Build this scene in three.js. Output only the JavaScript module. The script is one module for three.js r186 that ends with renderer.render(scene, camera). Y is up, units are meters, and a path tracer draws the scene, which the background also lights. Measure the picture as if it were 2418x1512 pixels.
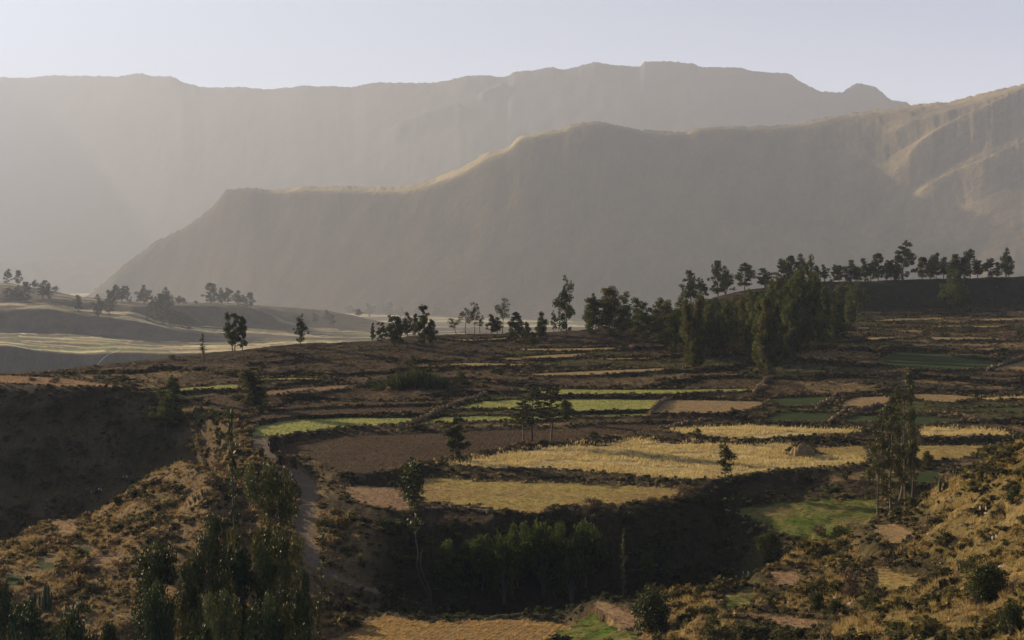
import * as THREE from 'three';
import { mergeGeometries } from 'three/addons/utils/BufferGeometryUtils.js';
import { createNoise2D, createNoise3D } from 'simplex-noise';

// ------------------------------------------------------------------ camera, sky, sun, exposure
const W = 2418, H = 1512, F = 3720, HORIZON = 640, EYE = 100;
const scene = new THREE.Scene();
const camera = new THREE.PerspectiveCamera(2 * Math.atan(H / 2 / F) * 180 / Math.PI, W / H, 1, 60000);
const PITCH = Math.atan((H / 2 - HORIZON) / F);
camera.position.set(0, EYE, 0);
camera.rotation.x = -PITCH;
const renderer = new THREE.WebGLRenderer({ antialias: true });
renderer.toneMapping = THREE.LinearToneMapping;
renderer.toneMappingExposure = 3.5;
renderer.shadowMap.enabled = true;

const SUN_AZ = 46 * Math.PI / 180, SUN_EL = 13.5 * Math.PI / 180;            // left of the view and beyond
const sunDir = new THREE.Vector3(-Math.sin(SUN_AZ) * Math.cos(SUN_EL), Math.sin(SUN_EL), -Math.cos(SUN_AZ) * Math.cos(SUN_EL));
const sun = new THREE.DirectionalLight(new THREE.Color().setRGB(1, 0.81, 0.54), 5);
sun.position.copy(sunDir).multiplyScalar(900); sun.castShadow = true;
sun.shadow.camera.left = -500; sun.shadow.camera.right = 500; sun.shadow.camera.top = 400; sun.shadow.camera.bottom = -400;
sun.shadow.camera.near = 1; sun.shadow.camera.far = 2500; sun.shadow.mapSize.set(4096, 4096);
sun.target.position.set(0, 60, -250); sun.position.add(sun.target.position);
scene.add(sun, sun.target);

{ // clear dusty sky: pale towards the sun and the horizon, deep blue overhead and away from it
  const w = 512, h = 256, data = new Float32Array(w * h * 4), v = new THREE.Vector3();
  for (let j = 0; j < h; j++) for (let i = 0; i < w; i++) {
    const el = ((j + 0.5) / h - 0.5) * Math.PI, az = ((i + 0.5) / w - 0.5) * 2 * Math.PI;
    v.set(Math.cos(el) * Math.cos(az), Math.sin(el), Math.cos(el) * Math.sin(az));
    const g = Math.acos(Math.min(1, Math.max(-1, v.dot(sunDir)))) * 180 / Math.PI, e = Math.max(0, el * 180 / Math.PI);
    const low = Math.exp(-e / 12), glow = Math.exp(-g * g / 1600), wide = Math.exp(-g / 70);
    const o = (j * w + i) * 4;
    data[o]     = 0.009 + 0.012 * low + 0.01 * wide + 0.285 * glow;
    data[o + 1] = 0.018 + 0.064 * low + 0.025 * wide + 0.285 * glow;
    data[o + 2] = 0.036 + 0.18 * low + 0.045 * wide + 0.25 * glow;
    data[o + 3] = 1;
  }
  const sky = new THREE.DataTexture(data, w, h, THREE.RGBAFormat, THREE.FloatType);
  sky.mapping = THREE.EquirectangularReflectionMapping; sky.magFilter = THREE.LinearFilter; sky.needsUpdate = true;
  scene.background = sky; scene.environment = sky;
}
scene.fog = new THREE.FogExp2(new THREE.Color().setRGB(0.835, 0.88, 1.0), 0.000055);

// ------------------------------------------------------------------ helpers
let seed = 7;
const rnd = () => { seed = (seed + 0x6d2b79f5) | 0; let t = Math.imul(seed ^ (seed >>> 15), 1 | seed); t = (t + Math.imul(t ^ (t >>> 7), 61 | t)) ^ t; return ((t ^ (t >>> 14)) >>> 0) / 4294967296; };
const reseed = (s) => { seed = s * 7919 + 13; };
const rr = (a, b) => a + (b - a) * rnd();
const n2 = createNoise2D(rnd), n3 = createNoise3D(rnd);
const clamp = (x, a = 0, b = 1) => Math.min(b, Math.max(a, x));
const lerp = (a, b, t) => a + (b - a) * t;
const smooth = (a, b, x) => { const t = clamp((x - a) / (b - a)); return t * t * (3 - 2 * t); };
const fbm = (x, y, o = 4) => { let s = 0, a = 1, t = 0; for (let i = 0; i < o; i++) { s += a * n2(x, y); t += a; a *= 0.5; x = x * 2.03 + 17.1; y = y * 2.03 - 9.7; } return s / t; };
const ridged = (x, y, o = 4) => { let s = 0, a = 1, t = 0; for (let i = 0; i < o; i++) { s += a * (1 - Math.abs(n2(x, y))); t += a; a *= 0.5; x = x * 2.1 + 3.3; y = y * 2.1 + 7.7; } return s / t; };
const names = new Map();
function numbered(name) { const n = names.get(name) ?? 0; names.set(name, n + 1); return n ? name + '_' + String(n).padStart(3, '0') : name; }
function tag(o, label, category, group) { o.userData.label = label; if (category) o.userData.category = category; if (group) o.userData.group = group; return o; }
function struct(name, geo, mat, label) {
  const m = new THREE.Mesh(geo, mat); m.name = numbered(name); m.castShadow = m.receiveShadow = true;
  m.userData.kind = 'structure'; if (label) m.userData.label = label; scene.add(m); return m;
}
function part(name, geo, mat, parent) { const m = new THREE.Mesh(geo, mat); m.name = name; m.castShadow = m.receiveShadow = true; parent.add(m); return m; }
function pchip(xs, ys) {                                                    // monotone cubic through control points
  const n = xs.length, h = [], dl = [], m = new Array(n).fill(0);
  for (let i = 0; i < n - 1; i++) { h.push(xs[i + 1] - xs[i]); dl.push((ys[i + 1] - ys[i]) / h[i]); }
  m[0] = dl[0]; m[n - 1] = dl[n - 2];
  for (let i = 1; i < n - 1; i++) if (dl[i - 1] * dl[i] > 0) { const a = 2 * h[i] + h[i - 1], b = h[i] + 2 * h[i - 1]; m[i] = (a + b) / (a / dl[i - 1] + b / dl[i]); }
  return (x) => {
    if (x <= xs[0]) return ys[0]; if (x >= xs[n - 1]) return ys[n - 1];
    let i = 0; while (x > xs[i + 1]) i++;
    const t = (x - xs[i]) / h[i], t2 = t * t, t3 = t2 * t;
    return (2 * t3 - 3 * t2 + 1) * ys[i] + (t3 - 2 * t2 + t) * h[i] * m[i] + (3 * t2 - 2 * t3) * ys[i + 1] + (t3 - t2) * h[i] * m[i + 1];
  };
}
// a line of sight through the photograph: [bearing column, metres of rise per metre of depth]
const CP = Math.cos(PITCH), SP = Math.sin(PITCH);
function sight(px, py) { const cx = (px - W / 2) / F, cy = (H / 2 - py) / F, k = CP + cy * SP; return [W / 2 + F * cx / k, (cy * CP - SP) / k]; }
const hAt = (py, d) => EYE + sight(W / 2, py)[1] * d;
const frame = (x0, y0, s) => ([x, y]) => [(x0 + x * s) * 0.8402, (y0 + y * s) * 0.8402];
const FR = { W: (p) => p, A: frame(660, 1040, 0.2978), B: frame(1380, 1000, 0.2978), 1: frame(0, 700, 0.397), 2: frame(960, 700, 0.397), 3: frame(1918, 640, 0.397), 4: frame(0, 1200, 0.397), 5: frame(960, 1200, 0.397), 6: frame(1918, 1200, 0.397) };

// ------------------------------------------------------------------ textures (grain and fine relief only)
function grain(size, fn, { srgb = false } = {}) {
  const d = new Uint8Array(size * size * 4);
  for (let y = 0; y < size; y++) for (let x = 0; x < size; x++) {
    const c = fn(x / size, y / size), o = (y * size + x) * 4;
    for (let k = 0; k < 3; k++) d[o + k] = clamp(Array.isArray(c) ? c[k] : c) * 255; d[o + 3] = 255;
  }
  const t = new THREE.DataTexture(d, size, size, THREE.RGBAFormat); t.wrapS = t.wrapT = THREE.RepeatWrapping; t.magFilter = THREE.LinearFilter; t.needsUpdate = true;
  if (srgb) t.colorSpace = THREE.SRGBColorSpace; return t;
}
// noise that tiles: points on two circles
const T2 = 2 * Math.PI, n4a = createNoise3D(rnd), n4b = createNoise3D(rnd);
const tile = (u, v, f) => { const a = Math.cos(u * T2) * f / T2, b = Math.sin(u * T2) * f / T2, c = Math.cos(v * T2) * f / T2, d = Math.sin(v * T2) * f / T2; return (n4a(a + 3, b, c) + n4b(b, c + 9, d) + n4a(d, a, b + 5)) * 0.6; };
const tiles = (u, v, f, o = 4) => { let s = 0, a = 1, t = 0; for (let i = 0; i < o; i++) { s += a * tile(u, v, f); t += a; a *= 0.6; f *= 2; } return s / t; };
const soilTex = grain(256, (u, v) => 0.72 + 0.34 * tiles(u, v, 10, 5) + (rnd() - 0.5) * 0.22);
const grassTex = grain(256, (u, v) => { const a = 0.74 + 0.3 * tiles(u, v, 8, 5) + (rnd() - 0.5) * 0.3; return [a, a, a * 0.95]; });
const ploughTex = grain(256, (u, v) => { const r = Math.sin(u * T2 * 9 + 1.6 * tiles(u, v, 5, 3)); return 0.62 + 0.07 * r + 0.36 * tiles(u, v, 16, 4) + (rnd() - 0.5) * 0.42; });
const rowTex = grain(256, (u, v) => 0.78 + 0.06 * Math.sin(u * T2 * 6 + 1.6 * tiles(u, v, 4, 2)) + 0.26 * tiles(u, v, 12, 4) + (rnd() - 0.5) * 0.2);
const rockTex = grain(512, (u, v) => 0.72 + 0.28 * tiles(u, v, 7, 6) + 0.10 * tile(u, v, 60));
const std = (o) => new THREE.MeshPhysicalMaterial({ roughness: 1, specularIntensity: 0.05, side: THREE.DoubleSide, ...o });
const M = {
  ground: std({ vertexColors: true, map: soilTex, bumpMap: soilTex, bumpScale: 0.5 }),
  grass: std({ vertexColors: true, map: grassTex, bumpMap: grassTex, bumpScale: 0.12 }),
  crop: std({ vertexColors: true, map: rowTex, bumpMap: rowTex, bumpScale: 0.12 }),
  plough: std({ vertexColors: true, map: ploughTex, bumpMap: ploughTex, bumpScale: 0.3 }),
  rock: std({ vertexColors: true, map: rockTex, bumpMap: rockTex, bumpScale: 6 }),
  far: std({ vertexColors: true, map: soilTex, bumpMap: soilTex, bumpScale: 0.6 }),
};

// ------------------------------------------------------------------ the near terrain: per bearing, depth and picture row (or height) of each feature line
const P = (d, py) => [d, hAt(py, d)], Hh = (d, h) => [d, h];
const plat = (py) => P(44.04 / ((py - 640) / 3720 + 0.049), py);
const COL = {
  '-300': [Hh(90, 57), Hh(140, 57), Hh(190, 58), Hh(235, 53), Hh(250, 44), Hh(285, 43), P(340, 915), P(360, 900), P(376, 892), P(388, 889), P(400, 886), Hh(480, 42)],
  0: [Hh(90, 59), Hh(140, 59), P(190, 1380), P(240, 1288), Hh(250, 47), Hh(285, 45), P(340, 910), P(360, 897), P(376, 889), P(388, 885), P(400, 882), Hh(480, 43)],
  200: [Hh(90, 60), Hh(140, 60), P(185, 1370), P(246, 1220), Hh(255, 50), Hh(287, 46), P(340, 908), P(362, 893), P(385, 880), P(396, 874), P(408, 868), Hh(490, 45)],
  400: [Hh(90, 61), Hh(140, 62), P(180, 1370), P(252, 1105), Hh(262, 56), Hh(295, 55), P(332, 935), P(358, 902), P(390, 880), P(408, 860), P(425, 845), Hh(500, 48)],
  480: [Hh(90, 61.5), Hh(140, 62), P(178, 1380), P(236, 1112), Hh(250, 62), Hh(290, 60), P(312, 972), P(345, 920), P(380, 885), P(405, 859), P(430, 838), Hh(530, 48)],
  560: [Hh(90, 62), Hh(140, 62), P(175, 1390), P(215, 1220), P(240, 1120), P(262, 1050), P(290, 995), P(320, 945), P(370, 890), P(402, 858), P(435, 830), Hh(560, 48)],
  650: [Hh(90, 62), Hh(140, 62), Hh(170, 62.5), P(200, 1270), P(215, 1215), P(232, 1155), P(250, 1085), P(302, 985), P(375, 885), P(410, 850), P(445, 820), Hh(560, 50)],
  720: [Hh(90, 61.5), Hh(145, 61.5), Hh(165, 61.5), Hh(182, 61.9), P(190, 1340), P(200, 1285), P(232, 1165), P(302, 1000), P(385, 880), P(420, 844), P(455, 814), Hh(560, 52)],
  800: [Hh(90, 61.3), Hh(150, 61.3), Hh(165, 61), Hh(178, 60.7), Hh(185, 60.6), P(192, 1368), P(216, 1215), P(302, 1000), P(390, 877), P(428, 840), P(465, 810), Hh(560, 54)],
  900: [Hh(90, 61.3), Hh(150, 61.3), Hh(168, 60.5), Hh(180, 60), Hh(186, 60), P(192, 1400), P(210, 1235), plat(1000), P(395, 872), P(435, 834), P(475, 802), Hh(560, 56)],
  1000: [Hh(90, 62), Hh(150, 61.5), Hh(165, 61.5), P(174, 1464), Hh(182, 57), P(196, 1428), P(212, 1235), plat(1000), plat(867), P(442, 828), P(485, 792), Hh(560, 58)],
  1200: [Hh(90, 63), Hh(150, 62.3), Hh(165, 62.3), P(173, 1450), Hh(180, 56), Hh(198, 55.5), P(213, 1225), plat(1000), plat(867), P(445, 828), P(490, 788), Hh(560, 60)],
  1400: [Hh(90, 64), Hh(147, 63.4), Hh(162, 63.4), P(172, 1434), Hh(180, 56), Hh(199, 55.5), P(214, 1215), plat(1000), plat(867), P(440, 825), P(488, 780), Hh(560, 60)],
  1600: [Hh(90, 66), Hh(140, 66), P(155, 1440), P(165, 1405), Hh(180, 58), Hh(202, 57), P(219, 1190), plat(1000), plat(862), P(500, 790), P(600, 730), Hh(680, 70)],
  1750: [Hh(90, 68), Hh(135, 67.5), P(150, 1440), P(162, 1400), Hh(182, 57), Hh(207, 60.5), P(238, 1142), plat(1000), P(420, 858), P(560, 770), P(680, 688), Hh(740, 70)],
  1900: [Hh(90, 69), Hh(130, 68.5), P(150, 1420), P(172, 1305), Hh(185, 62.5), P(205, 1290), P(240, 1150), P(300, 1005), P(430, 850), P(640, 738), P(688, 668), Hh(760, 70)],
  2050: [Hh(90, 71), Hh(120, 71), P(145, 1400), P(175, 1270), Hh(190, 66), P(212, 1235), P(236, 1150), P(300, 1005), P(430, 850), P(650, 732), P(688, 664), Hh(760, 70)],
  2200: [Hh(90, 73), Hh(115, 73.5), P(140, 1380), P(172, 1165), Hh(195, 67.5), Hh(212, 67), P(234, 1150), P(300, 1005), P(430, 850), P(655, 730), P(686, 660), Hh(760, 70)],
  2418: [Hh(80, 75), P(100, 1512), P(130, 1300), P(165, 1045), Hh(195, 70), Hh(215, 68), P(236, 1140), P(300, 1000), P(430, 850), P(655, 725), P(685, 655), Hh(760, 70)],
  2720: [Hh(80, 81), Hh(100, 82), Hh(130, 85), Hh(165, 89), Hh(200, 76), Hh(220, 70), Hh(240, 69), P(300, 1000), P(430, 850), P(655, 722), P(685, 650), Hh(760, 70)],
};
const CX = Object.keys(COL).map(Number).sort((a, b) => a - b), NK = 12;
const lineD = [], lineH = [];
for (let k = 0; k < NK; k++) { lineD.push(pchip(CX, CX.map((c) => COL[c][k][0]))); lineH.push(pchip(CX, CX.map((c) => COL[c][k][1]))); }
const C0 = -280, C1 = 2700, CS = 5, NC = Math.round((C1 - C0) / CS) + 1, SUB = [10, 38, 34, 44, 20, 30, 40, 150, 130, 90, 40, 10];
const base = (() => {                                                       // profile of each grid column
  const out = [];
  for (let i = 0; i < NC; i++) { const c = C0 + i * CS, ds = [], hs = []; for (let k = 0; k < NK; k++) { ds.push(lineD[k](c)); hs.push(lineH[k](c)); } out.push({ c, ds, hs, f: pchip(ds, hs) }); }
  return out;
})();
const rough = (x, z, d, s) => {                                             // broad and fine unevenness of unfarmed ground
  const wild = s < 5.6 ? 1 : s > 6.2 && s < 9.2 ? 0.22 : 0.6;
  return wild * (0.9 * fbm(x / 34, z / 34, 3) + 0.55 * fbm(x / 9 + 40, z / 9, 3)) * smooth(100, 150, d) + 0.12 * fbm(x / 2.2, z / 2.2, 2);
};
const rows = []; SUB.forEach((n, k) => { if (k < NK - 1) for (let j = 0; j < n; j++) rows.push(k + j / n); }); rows.push(NK - 1);
const NR = rows.length;
const GX = new Float32Array(NC * NR), GZ = new Float32Array(NC * NR), GD = new Float32Array(NC * NR), GB = new Float32Array(NC * NR), GH = new Float32Array(NC * NR), GF = new Int16Array(NC * NR).fill(-1), TR = new Int16Array(NC * NR).fill(-2);
for (let i = 0; i < NC; i++) for (let j = 0; j < NR; j++) {
  const b = base[i], s = rows[j], k = Math.min(NK - 2, Math.floor(s)), d = lerp(b.ds[k], b.ds[k + 1], s - k), n = i * NR + j;
  GD[n] = d; GX[n] = (b.c - W / 2) / F * d; GZ[n] = -d; GB[n] = b.f(d);
  if (s > 6.05 && s < 8.95 && b.c > 60) {                                   // narrow terraces that follow the slope
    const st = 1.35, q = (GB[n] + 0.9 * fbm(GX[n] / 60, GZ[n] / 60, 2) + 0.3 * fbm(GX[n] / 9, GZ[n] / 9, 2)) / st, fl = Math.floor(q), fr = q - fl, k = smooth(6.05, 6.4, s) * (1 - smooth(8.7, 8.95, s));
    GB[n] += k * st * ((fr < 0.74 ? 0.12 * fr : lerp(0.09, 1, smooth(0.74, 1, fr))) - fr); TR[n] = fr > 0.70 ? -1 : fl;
  }
  GB[n] += rough(GX[n], GZ[n], d, s); GH[n] = GB[n];
}
const px2 = (px, d) => px * d / F;
function hit(px, py, grid = GH) {                                           // where the line of sight meets the ground
  const [c, m] = sight(px, py), i = clamp(Math.round((c - C0) / CS), 0, NC - 1);
  let pd = 0, pg = 1;
  for (let j = 0; j < NR; j++) {
    const n = i * NR + j, gap = EYE + m * GD[n] - grid[n];
    if (gap <= 0) { const t = pg > 0 ? pg / (pg - gap) : 1, d = j ? lerp(pd, GD[n], clamp(t)) : GD[n]; return { x: (c - W / 2) / F * d, z: -d, y: EYE + m * d, d }; }
    pd = GD[n]; pg = gap;
  }
  let n = i * NR, bv = -1e9; for (let j = 300; j < NR; j++) { const q = i * NR + j, v = (grid[q] - EYE) / GD[q]; if (v > bv) { bv = v; n = q; } }
  return { x: (c - W / 2) / F * GD[n], z: -GD[n], y: grid[n], d: GD[n] };
}
function groundAt(x, z, grid = GH) {
  const d = -z, c = clamp(W / 2 + F * x / d, C0, C1 - 0.01), fi = (c - C0) / CS, i = Math.min(NC - 2, Math.floor(fi)), t = fi - i;
  const one = (q) => { let lo = 0, hi = NR - 1; while (hi - lo > 1) { const m = (lo + hi) >> 1; if (GD[q * NR + m] <= d) lo = m; else hi = m; } const a = q * NR + lo; return lerp(grid[a], grid[a + 1], clamp((d - GD[a]) / (GD[a + 1] - GD[a] || 1))); };
  return lerp(one(i), one(i + 1), t);
}

// ------------------------------------------------------------------ the fields: outlines traced on the ground, each a terrace of its own
const FT = { // material, colour, second colour, slope kept, furrow length in metres of one texture tile
  wheat: ['grass', [0.52, 0.41, 0.19], [0.44, 0.33, 0.16], 0.3, 5], stubble: ['grass', [0.36, 0.28, 0.085], [0.31, 0.20, 0.085], 0.3, 6], straw: ['plough', [0.42, 0.27, 0.10], [0.34, 0.21, 0.09], 0.4, 6],
  green: ['crop', [0.24, 0.25, 0.065], [0.33, 0.30, 0.09], 0.3, 7], deep: ['crop', [0.028, 0.045, 0.012], [0.045, 0.060, 0.018], 0.3, 6], brown: ['plough', [0.085, 0.052, 0.030], [0.105, 0.066, 0.038], 0.3, 7],
  tan: ['grass', [0.30, 0.19, 0.10], [0.26, 0.18, 0.09], 0.3, 6], rose: ['grass', [0.27, 0.165, 0.10], [0.31, 0.21, 0.11], 0.4, 5], meadow: ['grass', [0.085, 0.13, 0.018], [0.21, 0.155, 0.065], 0.9, 5], road: ['ground', [0.20, 0.15, 0.11], [0.25, 0.185, 0.13], 1, 5], strip: ['grass', [0.34, 0.24, 0.11], [0.28, 0.19, 0.09], 0.6, 8],
};
const FIELDS = [
  ['green', 'A', [[130, 650], [205, 545], [180, 497], [560, 478], [1060, 465], [1740, 447], [1640, 515], [1340, 548], [870, 590], [440, 640]], 'bright green crop field at the left end of the terraces, above the ploughed field'],
  ['brown', 'W', [[640, 1052], [660, 1046], [772, 1038], [890, 1028], [965, 1022], [1070, 1023], [1160, 1013], [1219, 1013], [1310, 1008], [1435, 998], [1535, 996], [1622, 995], [1640, 1000], [1550, 1015], [1482, 1020], [1420, 1025], [1360, 1038], [1219, 1053], [1160, 1065], [1075, 1086], [1030, 1094], [995, 1100], [930, 1121], [862, 1137], [807, 1138], [750, 1114], [705, 1087], [660, 1072], [637, 1068]], 'large dark brown ploughed field behind the slim tree at the plateau edge'],
  ['wheat', 'W', [[1022, 1100], [1097, 1090], [1187, 1070], [1307, 1058], [1440, 1038], [1482, 1027], [1585, 1033], [1670, 1038], [1760, 1043], [1872, 1048], [1845, 1072], [1910, 1080], [2028, 1090], [2045, 1106], [1978, 1115], [1845, 1123], [1770, 1127], [1680, 1131], [1612, 1130], [1560, 1127], [1410, 1117], [1260, 1111], [1160, 1108]], 'large golden wheat field crossed by long tree shadows'],
  ['stubble', 'W', [[1003, 1117], [1140, 1124], [1374, 1135], [1607, 1147], [1590, 1170], [1540, 1180], [1457, 1192], [1357, 1194], [1300, 1208], [1265, 1229], [1158, 1211], [1127, 1201], [1020, 1200], [995, 1182], [1000, 1142]], 'stubble field along the edge of the dark gully, below the wheat'],
  ['rose', '5', [[20, 410], [170, 395], [440, 400], [385, 440], [410, 500], [465, 560], [455, 620], [300, 600], [100, 520]], 'small field of reddish dry grass left of the slim tall tree'],
  ['green', 'B', [[420, 325], [640, 320], [1200, 318], [1900, 315], [2418, 322], [2400, 342], [1850, 348], [1500, 358], [900, 370], [640, 370], [430, 370]], 'narrow green strip field, topmost of the three behind the pines'],
  ['green', '2', [[790, 1145], [1010, 1078], [1230, 1062], [1560, 1053], [2250, 1062], [2185, 1146], [1600, 1146], [1160, 1138]], 'broad green field with faint rows, middle one of the three behind the pines'],
  ['green', '2', [[540, 1248], [720, 1185], [1000, 1175], [1230, 1178], [1640, 1170], [2160, 1168], [2170, 1178], [1650, 1198], [1230, 1232], [940, 1238]], 'long narrow green field, lowest of the three beside the pines'],
  ['tan', '3', [[-270, 1325], [-180, 1250], [-100, 1212], [300, 1207], [530, 1217], [590, 1258], [400, 1298], [320, 1318], [150, 1332], [0, 1325]], 'pinkish tan bare field right of the green rows'],
  ['deep', '3', [[630, 1202], [820, 1192], [1075, 1197], [1045, 1240], [950, 1276], [690, 1272]], 'dark green field, upper of two right of the tan field'],
  ['deep', '3', [[580, 1368], [700, 1302], [900, 1297], [1120, 1302], [1045, 1390], [900, 1392], [600, 1378]], 'dark green field, lower of two right of the tan field'],
  ['tan', '3', [[1130, 1265], [1185, 1212], [1280, 1192], [1440, 1190], [1560, 1200], [1420, 1250], [1280, 1280], [1150, 1283]], 'small pinkish tan field left of the tall poplar tops'],
  ['tan', '3', [[1640, 1178], [1900, 1183], [2100, 1202], [1900, 1238], [1700, 1224], [1650, 1204]], 'thin tan field just right of the tall poplar tops'],
  ['deep', '3', [[1150, 1388], [1250, 1342], [1400, 1318], [1720, 1327], [2040, 1365], [1990, 1384], [1700, 1388]], 'dark green field behind the tall poplars'],
  ['deep', '3', [[1860, 1300], [2100, 1277], [2418, 1272], [2560, 1275], [2560, 1300], [2100, 1308], [1900, 1311]], 'dark green strip field at the right edge'],
  ['wheat', 'W', [[1572, 1016], [1635, 1006], [1765, 1002], [1812, 1006], [2030, 1016], [2020, 1027], [1878, 1037], [1745, 1035], [1612, 1027], [1590, 1022]], 'narrow golden wheat strip behind the large wheat field'],
  ['wheat', '3', [[1720, 1422], [2000, 1412], [2250, 1432], [2300, 1478], [1900, 1488], [1700, 1483]], 'golden wheat strip right of the tall poplars'],
  ['stubble', '6', [[1640, 125], [2200, 122], [2150, 160], [1950, 238], [1660, 245], [1600, 180]], 'rough straw coloured field right of the tall poplar trunks'],
  ['stubble', '6', [[930, 150], [1250, 132], [1300, 180], [1290, 225], [1120, 222], [960, 175]], 'straw patch between the earth mound and the tall poplars'],
  ['wheat', '3', [[2120, 1212], [2418, 1193], [2560, 1190], [2560, 1212], [2150, 1224]], 'bright pale wheat strip at the right edge'],
  ['strip', '3', [[1330, 657], [1600, 643], [2000, 627], [2120, 632], [1700, 660], [1400, 670]], 'straw strip on the upper right terraces, highest of them'],
  ['strip', '3', [[1980, 662], [2300, 643], [2418, 628], [2600, 625], [2600, 650], [2200, 665]], 'straw strip on the upper right terraces at the right edge'],
  ['strip', '3', [[1200, 707], [1400, 705], [1390, 720], [1220, 720]], 'short straw strip beside the foot of the grove'],
  ['strip', '3', [[1620, 702], [1900, 692], [2300, 691], [2200, 705], [1900, 704], [1700, 710]], 'long thin straw strip, third down on the upper right terraces'],
  ['strip', '3', [[1500, 731], [1650, 726], [1700, 739], [1560, 744]], 'tiny straw strip in the middle of the upper right terraces'],
  ['strip', '3', [[1300, 782], [1480, 772], [1600, 777], [1480, 791], [1330, 794]], 'straw strip above the dark round pasture'],
  ['strip', '3', [[1740, 777], [2100, 772], [2340, 787], [2330, 802], [2100, 792], [1800, 792]], 'straw strip above the dark pasture to the right'],
  ['rose', '3', [[1600, 822], [1900, 822], [2200, 827], [2160, 850], [1800, 845], [1640, 838]], 'reddish strip along the top of the dark pasture'],
  ['deep', '3', [[1400, 930], [1500, 872], [1700, 867], [2000, 912], [2290, 962], [2150, 1008], [1900, 1022], [1600, 1018], [1450, 988]], 'large dark green pasture with a rounded end, right of the grove'],
  ['tan', '3', [[2200, 1015], [2418, 932], [2560, 905], [2560, 1030], [2418, 1028]], 'tan corner of a field at the right edge beside the dark pasture'],
  ['strip', '2', [[1240, 712], [1600, 702], [1960, 692], [1900, 710], [1600, 725], [1300, 723]], 'ochre strip left of the grove, highest of them'],
  ['strip', '2', [[1100, 772], [1400, 762], [1650, 737], [1760, 722], [1600, 765], [1350, 795], [1200, 790]], 'ochre strip left of the grove, tilted, second of them'],
  ['strip', '2', [[700, 820], [900, 807], [1350, 812], [1200, 830], [900, 828]], 'ochre strip above the reed thicket'],
  ['strip', '2', [[1200, 897], [1500, 887], [1900, 852], [2418, 837], [2300, 850], [2000, 880], [1500, 908]], 'long ochre strip running to the foot of the grove'],
  ['strip', '2', [[910, 942], [1050, 932], [1240, 937], [1100, 950]], 'short ochre strip right of the reed thicket'],
  ['strip', '2', [[1780, 772], [2150, 767], [2200, 780], [1900, 786]], 'short ochre strip touching the grove'],
  ['strip', '2', [[690, 642], [1000, 642], [1190, 622], [1190, 640], [900, 656]], 'ochre strip at the far edge of the terraces between the tree clumps'],
  ['green', '1', [[1010, 1006], [1300, 987], [1660, 957], [1680, 985], [1400, 1013], [1100, 1015]], 'thin olive green strip at the top of the brushy spur'],
  ['green', '1', [[1830, 922], [2000, 913], [2360, 919], [2200, 930], [1850, 935]], 'thin yellow green strip on the left terraces'],
  ['rose', '1', [[1830, 1040], [1850, 1012], [2100, 992], [2418, 957], [2500, 955], [2400, 1000], [2200, 1023], [1900, 1043]], 'pinkish stony field left of the reed thicket'],
  ['rose', '1', [[-300, 900], [0, 902], [400, 907], [880, 983], [430, 973], [0, 945], [-300, 940]], 'brown bare terrace along the rim of the dark ravine'],
  ['brown', 'A', [[240, 370], [420, 332], [900, 322], [1800, 292], [2260, 272], [1960, 328], [900, 353], [400, 368]], 'dark ploughed terrace, upper of two above the left green field'],
  ['brown', 'A', [[95, 472], [105, 432], [400, 377], [1100, 367], [1860, 347], [1750, 408], [1400, 433], [900, 453], [300, 478]], 'dark ploughed terrace directly above the left green field'],
  ['straw', '5', [[-150, 1580], [60, 1485], [300, 1425], [600, 1402], [1200, 1372], [1560, 1366], [1630, 1388], [1450, 1480], [1440, 1560]], 'golden straw field at the bottom edge in front of the gully'],
  ['rose', '5', [[1820, 1295], [2050, 1288], [2060, 1400], [2000, 1400], [1890, 1342]], 'small bare reddish plot left of the big round bush'],
  ['meadow', '5', [[1500, 1490], [1730, 1352], [1850, 1345], [2060, 1430], [2060, 1560], [1480, 1560]], 'patch of green weeds left of the big round bush'],
  ['meadow', '6', [[380, 545], [850, 525], [1355, 515], [1365, 600], [1310, 690], [1100, 765], [850, 830], [620, 770], [460, 650]], 'green meadow streaked with dry grass below the tall poplars'],
  ['deep', '6', [[1630, 335], [1830, 303], [1790, 375], [1710, 410], [1620, 408]], 'dark field with faint rows beside the poplar trunks'],
  ['tan', '6', [[1385, 770], [1500, 695], [1680, 645], [1640, 710], [1540, 795], [1480, 875], [1400, 835]], 'bare rounded knoll top beside the dark bushy tree'],
  ['stubble', '6', [[1385, 1025], [1640, 1015], [1620, 1130], [1500, 1188], [1385, 1185], [1420, 1100]], 'trampled straw ledge on the near right slope'],
  ['rose', '6', [[640, 1052], [790, 1015], [840, 1100], [700, 1138]], 'small dry ledge between the yellow mounds'],
  ['meadow', '6', [[325, 1180], [495, 1152], [480, 1260], [355, 1278]], 'small square of vivid green below the white plumes'],
  ['rose', '6', [[450, 1352], [960, 1352], [900, 1430], [600, 1402]], 'brown dry ledge near the bottom edge below the mounds'],
  ['deep', '4', [[500, 860], [620, 850], [660, 900], [590, 918]], 'little green plot highest on the lower left slope'],
  ['deep', '4', [[270, 972], [392, 967], [392, 1010], [290, 1018]], 'little green plot in the middle of the lower left slope'],
  ['deep', '4', [[50, 1062], [208, 1052], [208, 1110], [60, 1138]], 'green plot at the left edge above the cacti'],
  ['meadow', '4', [[1075, 517], [1208, 507], [1200, 530], [1090, 540]], 'tiny grassy plot halfway up the brushy spur'],
  ['rose', '4', [[380, 722], [518, 698], [518, 758], [400, 754]], 'small reddish plot at the foot of the brushy spur'],
  ['rose', '4', [[670, 932], [828, 912], [838, 988], [680, 988]], 'reddish bare patch on the lower brushy slope'],
];
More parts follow.
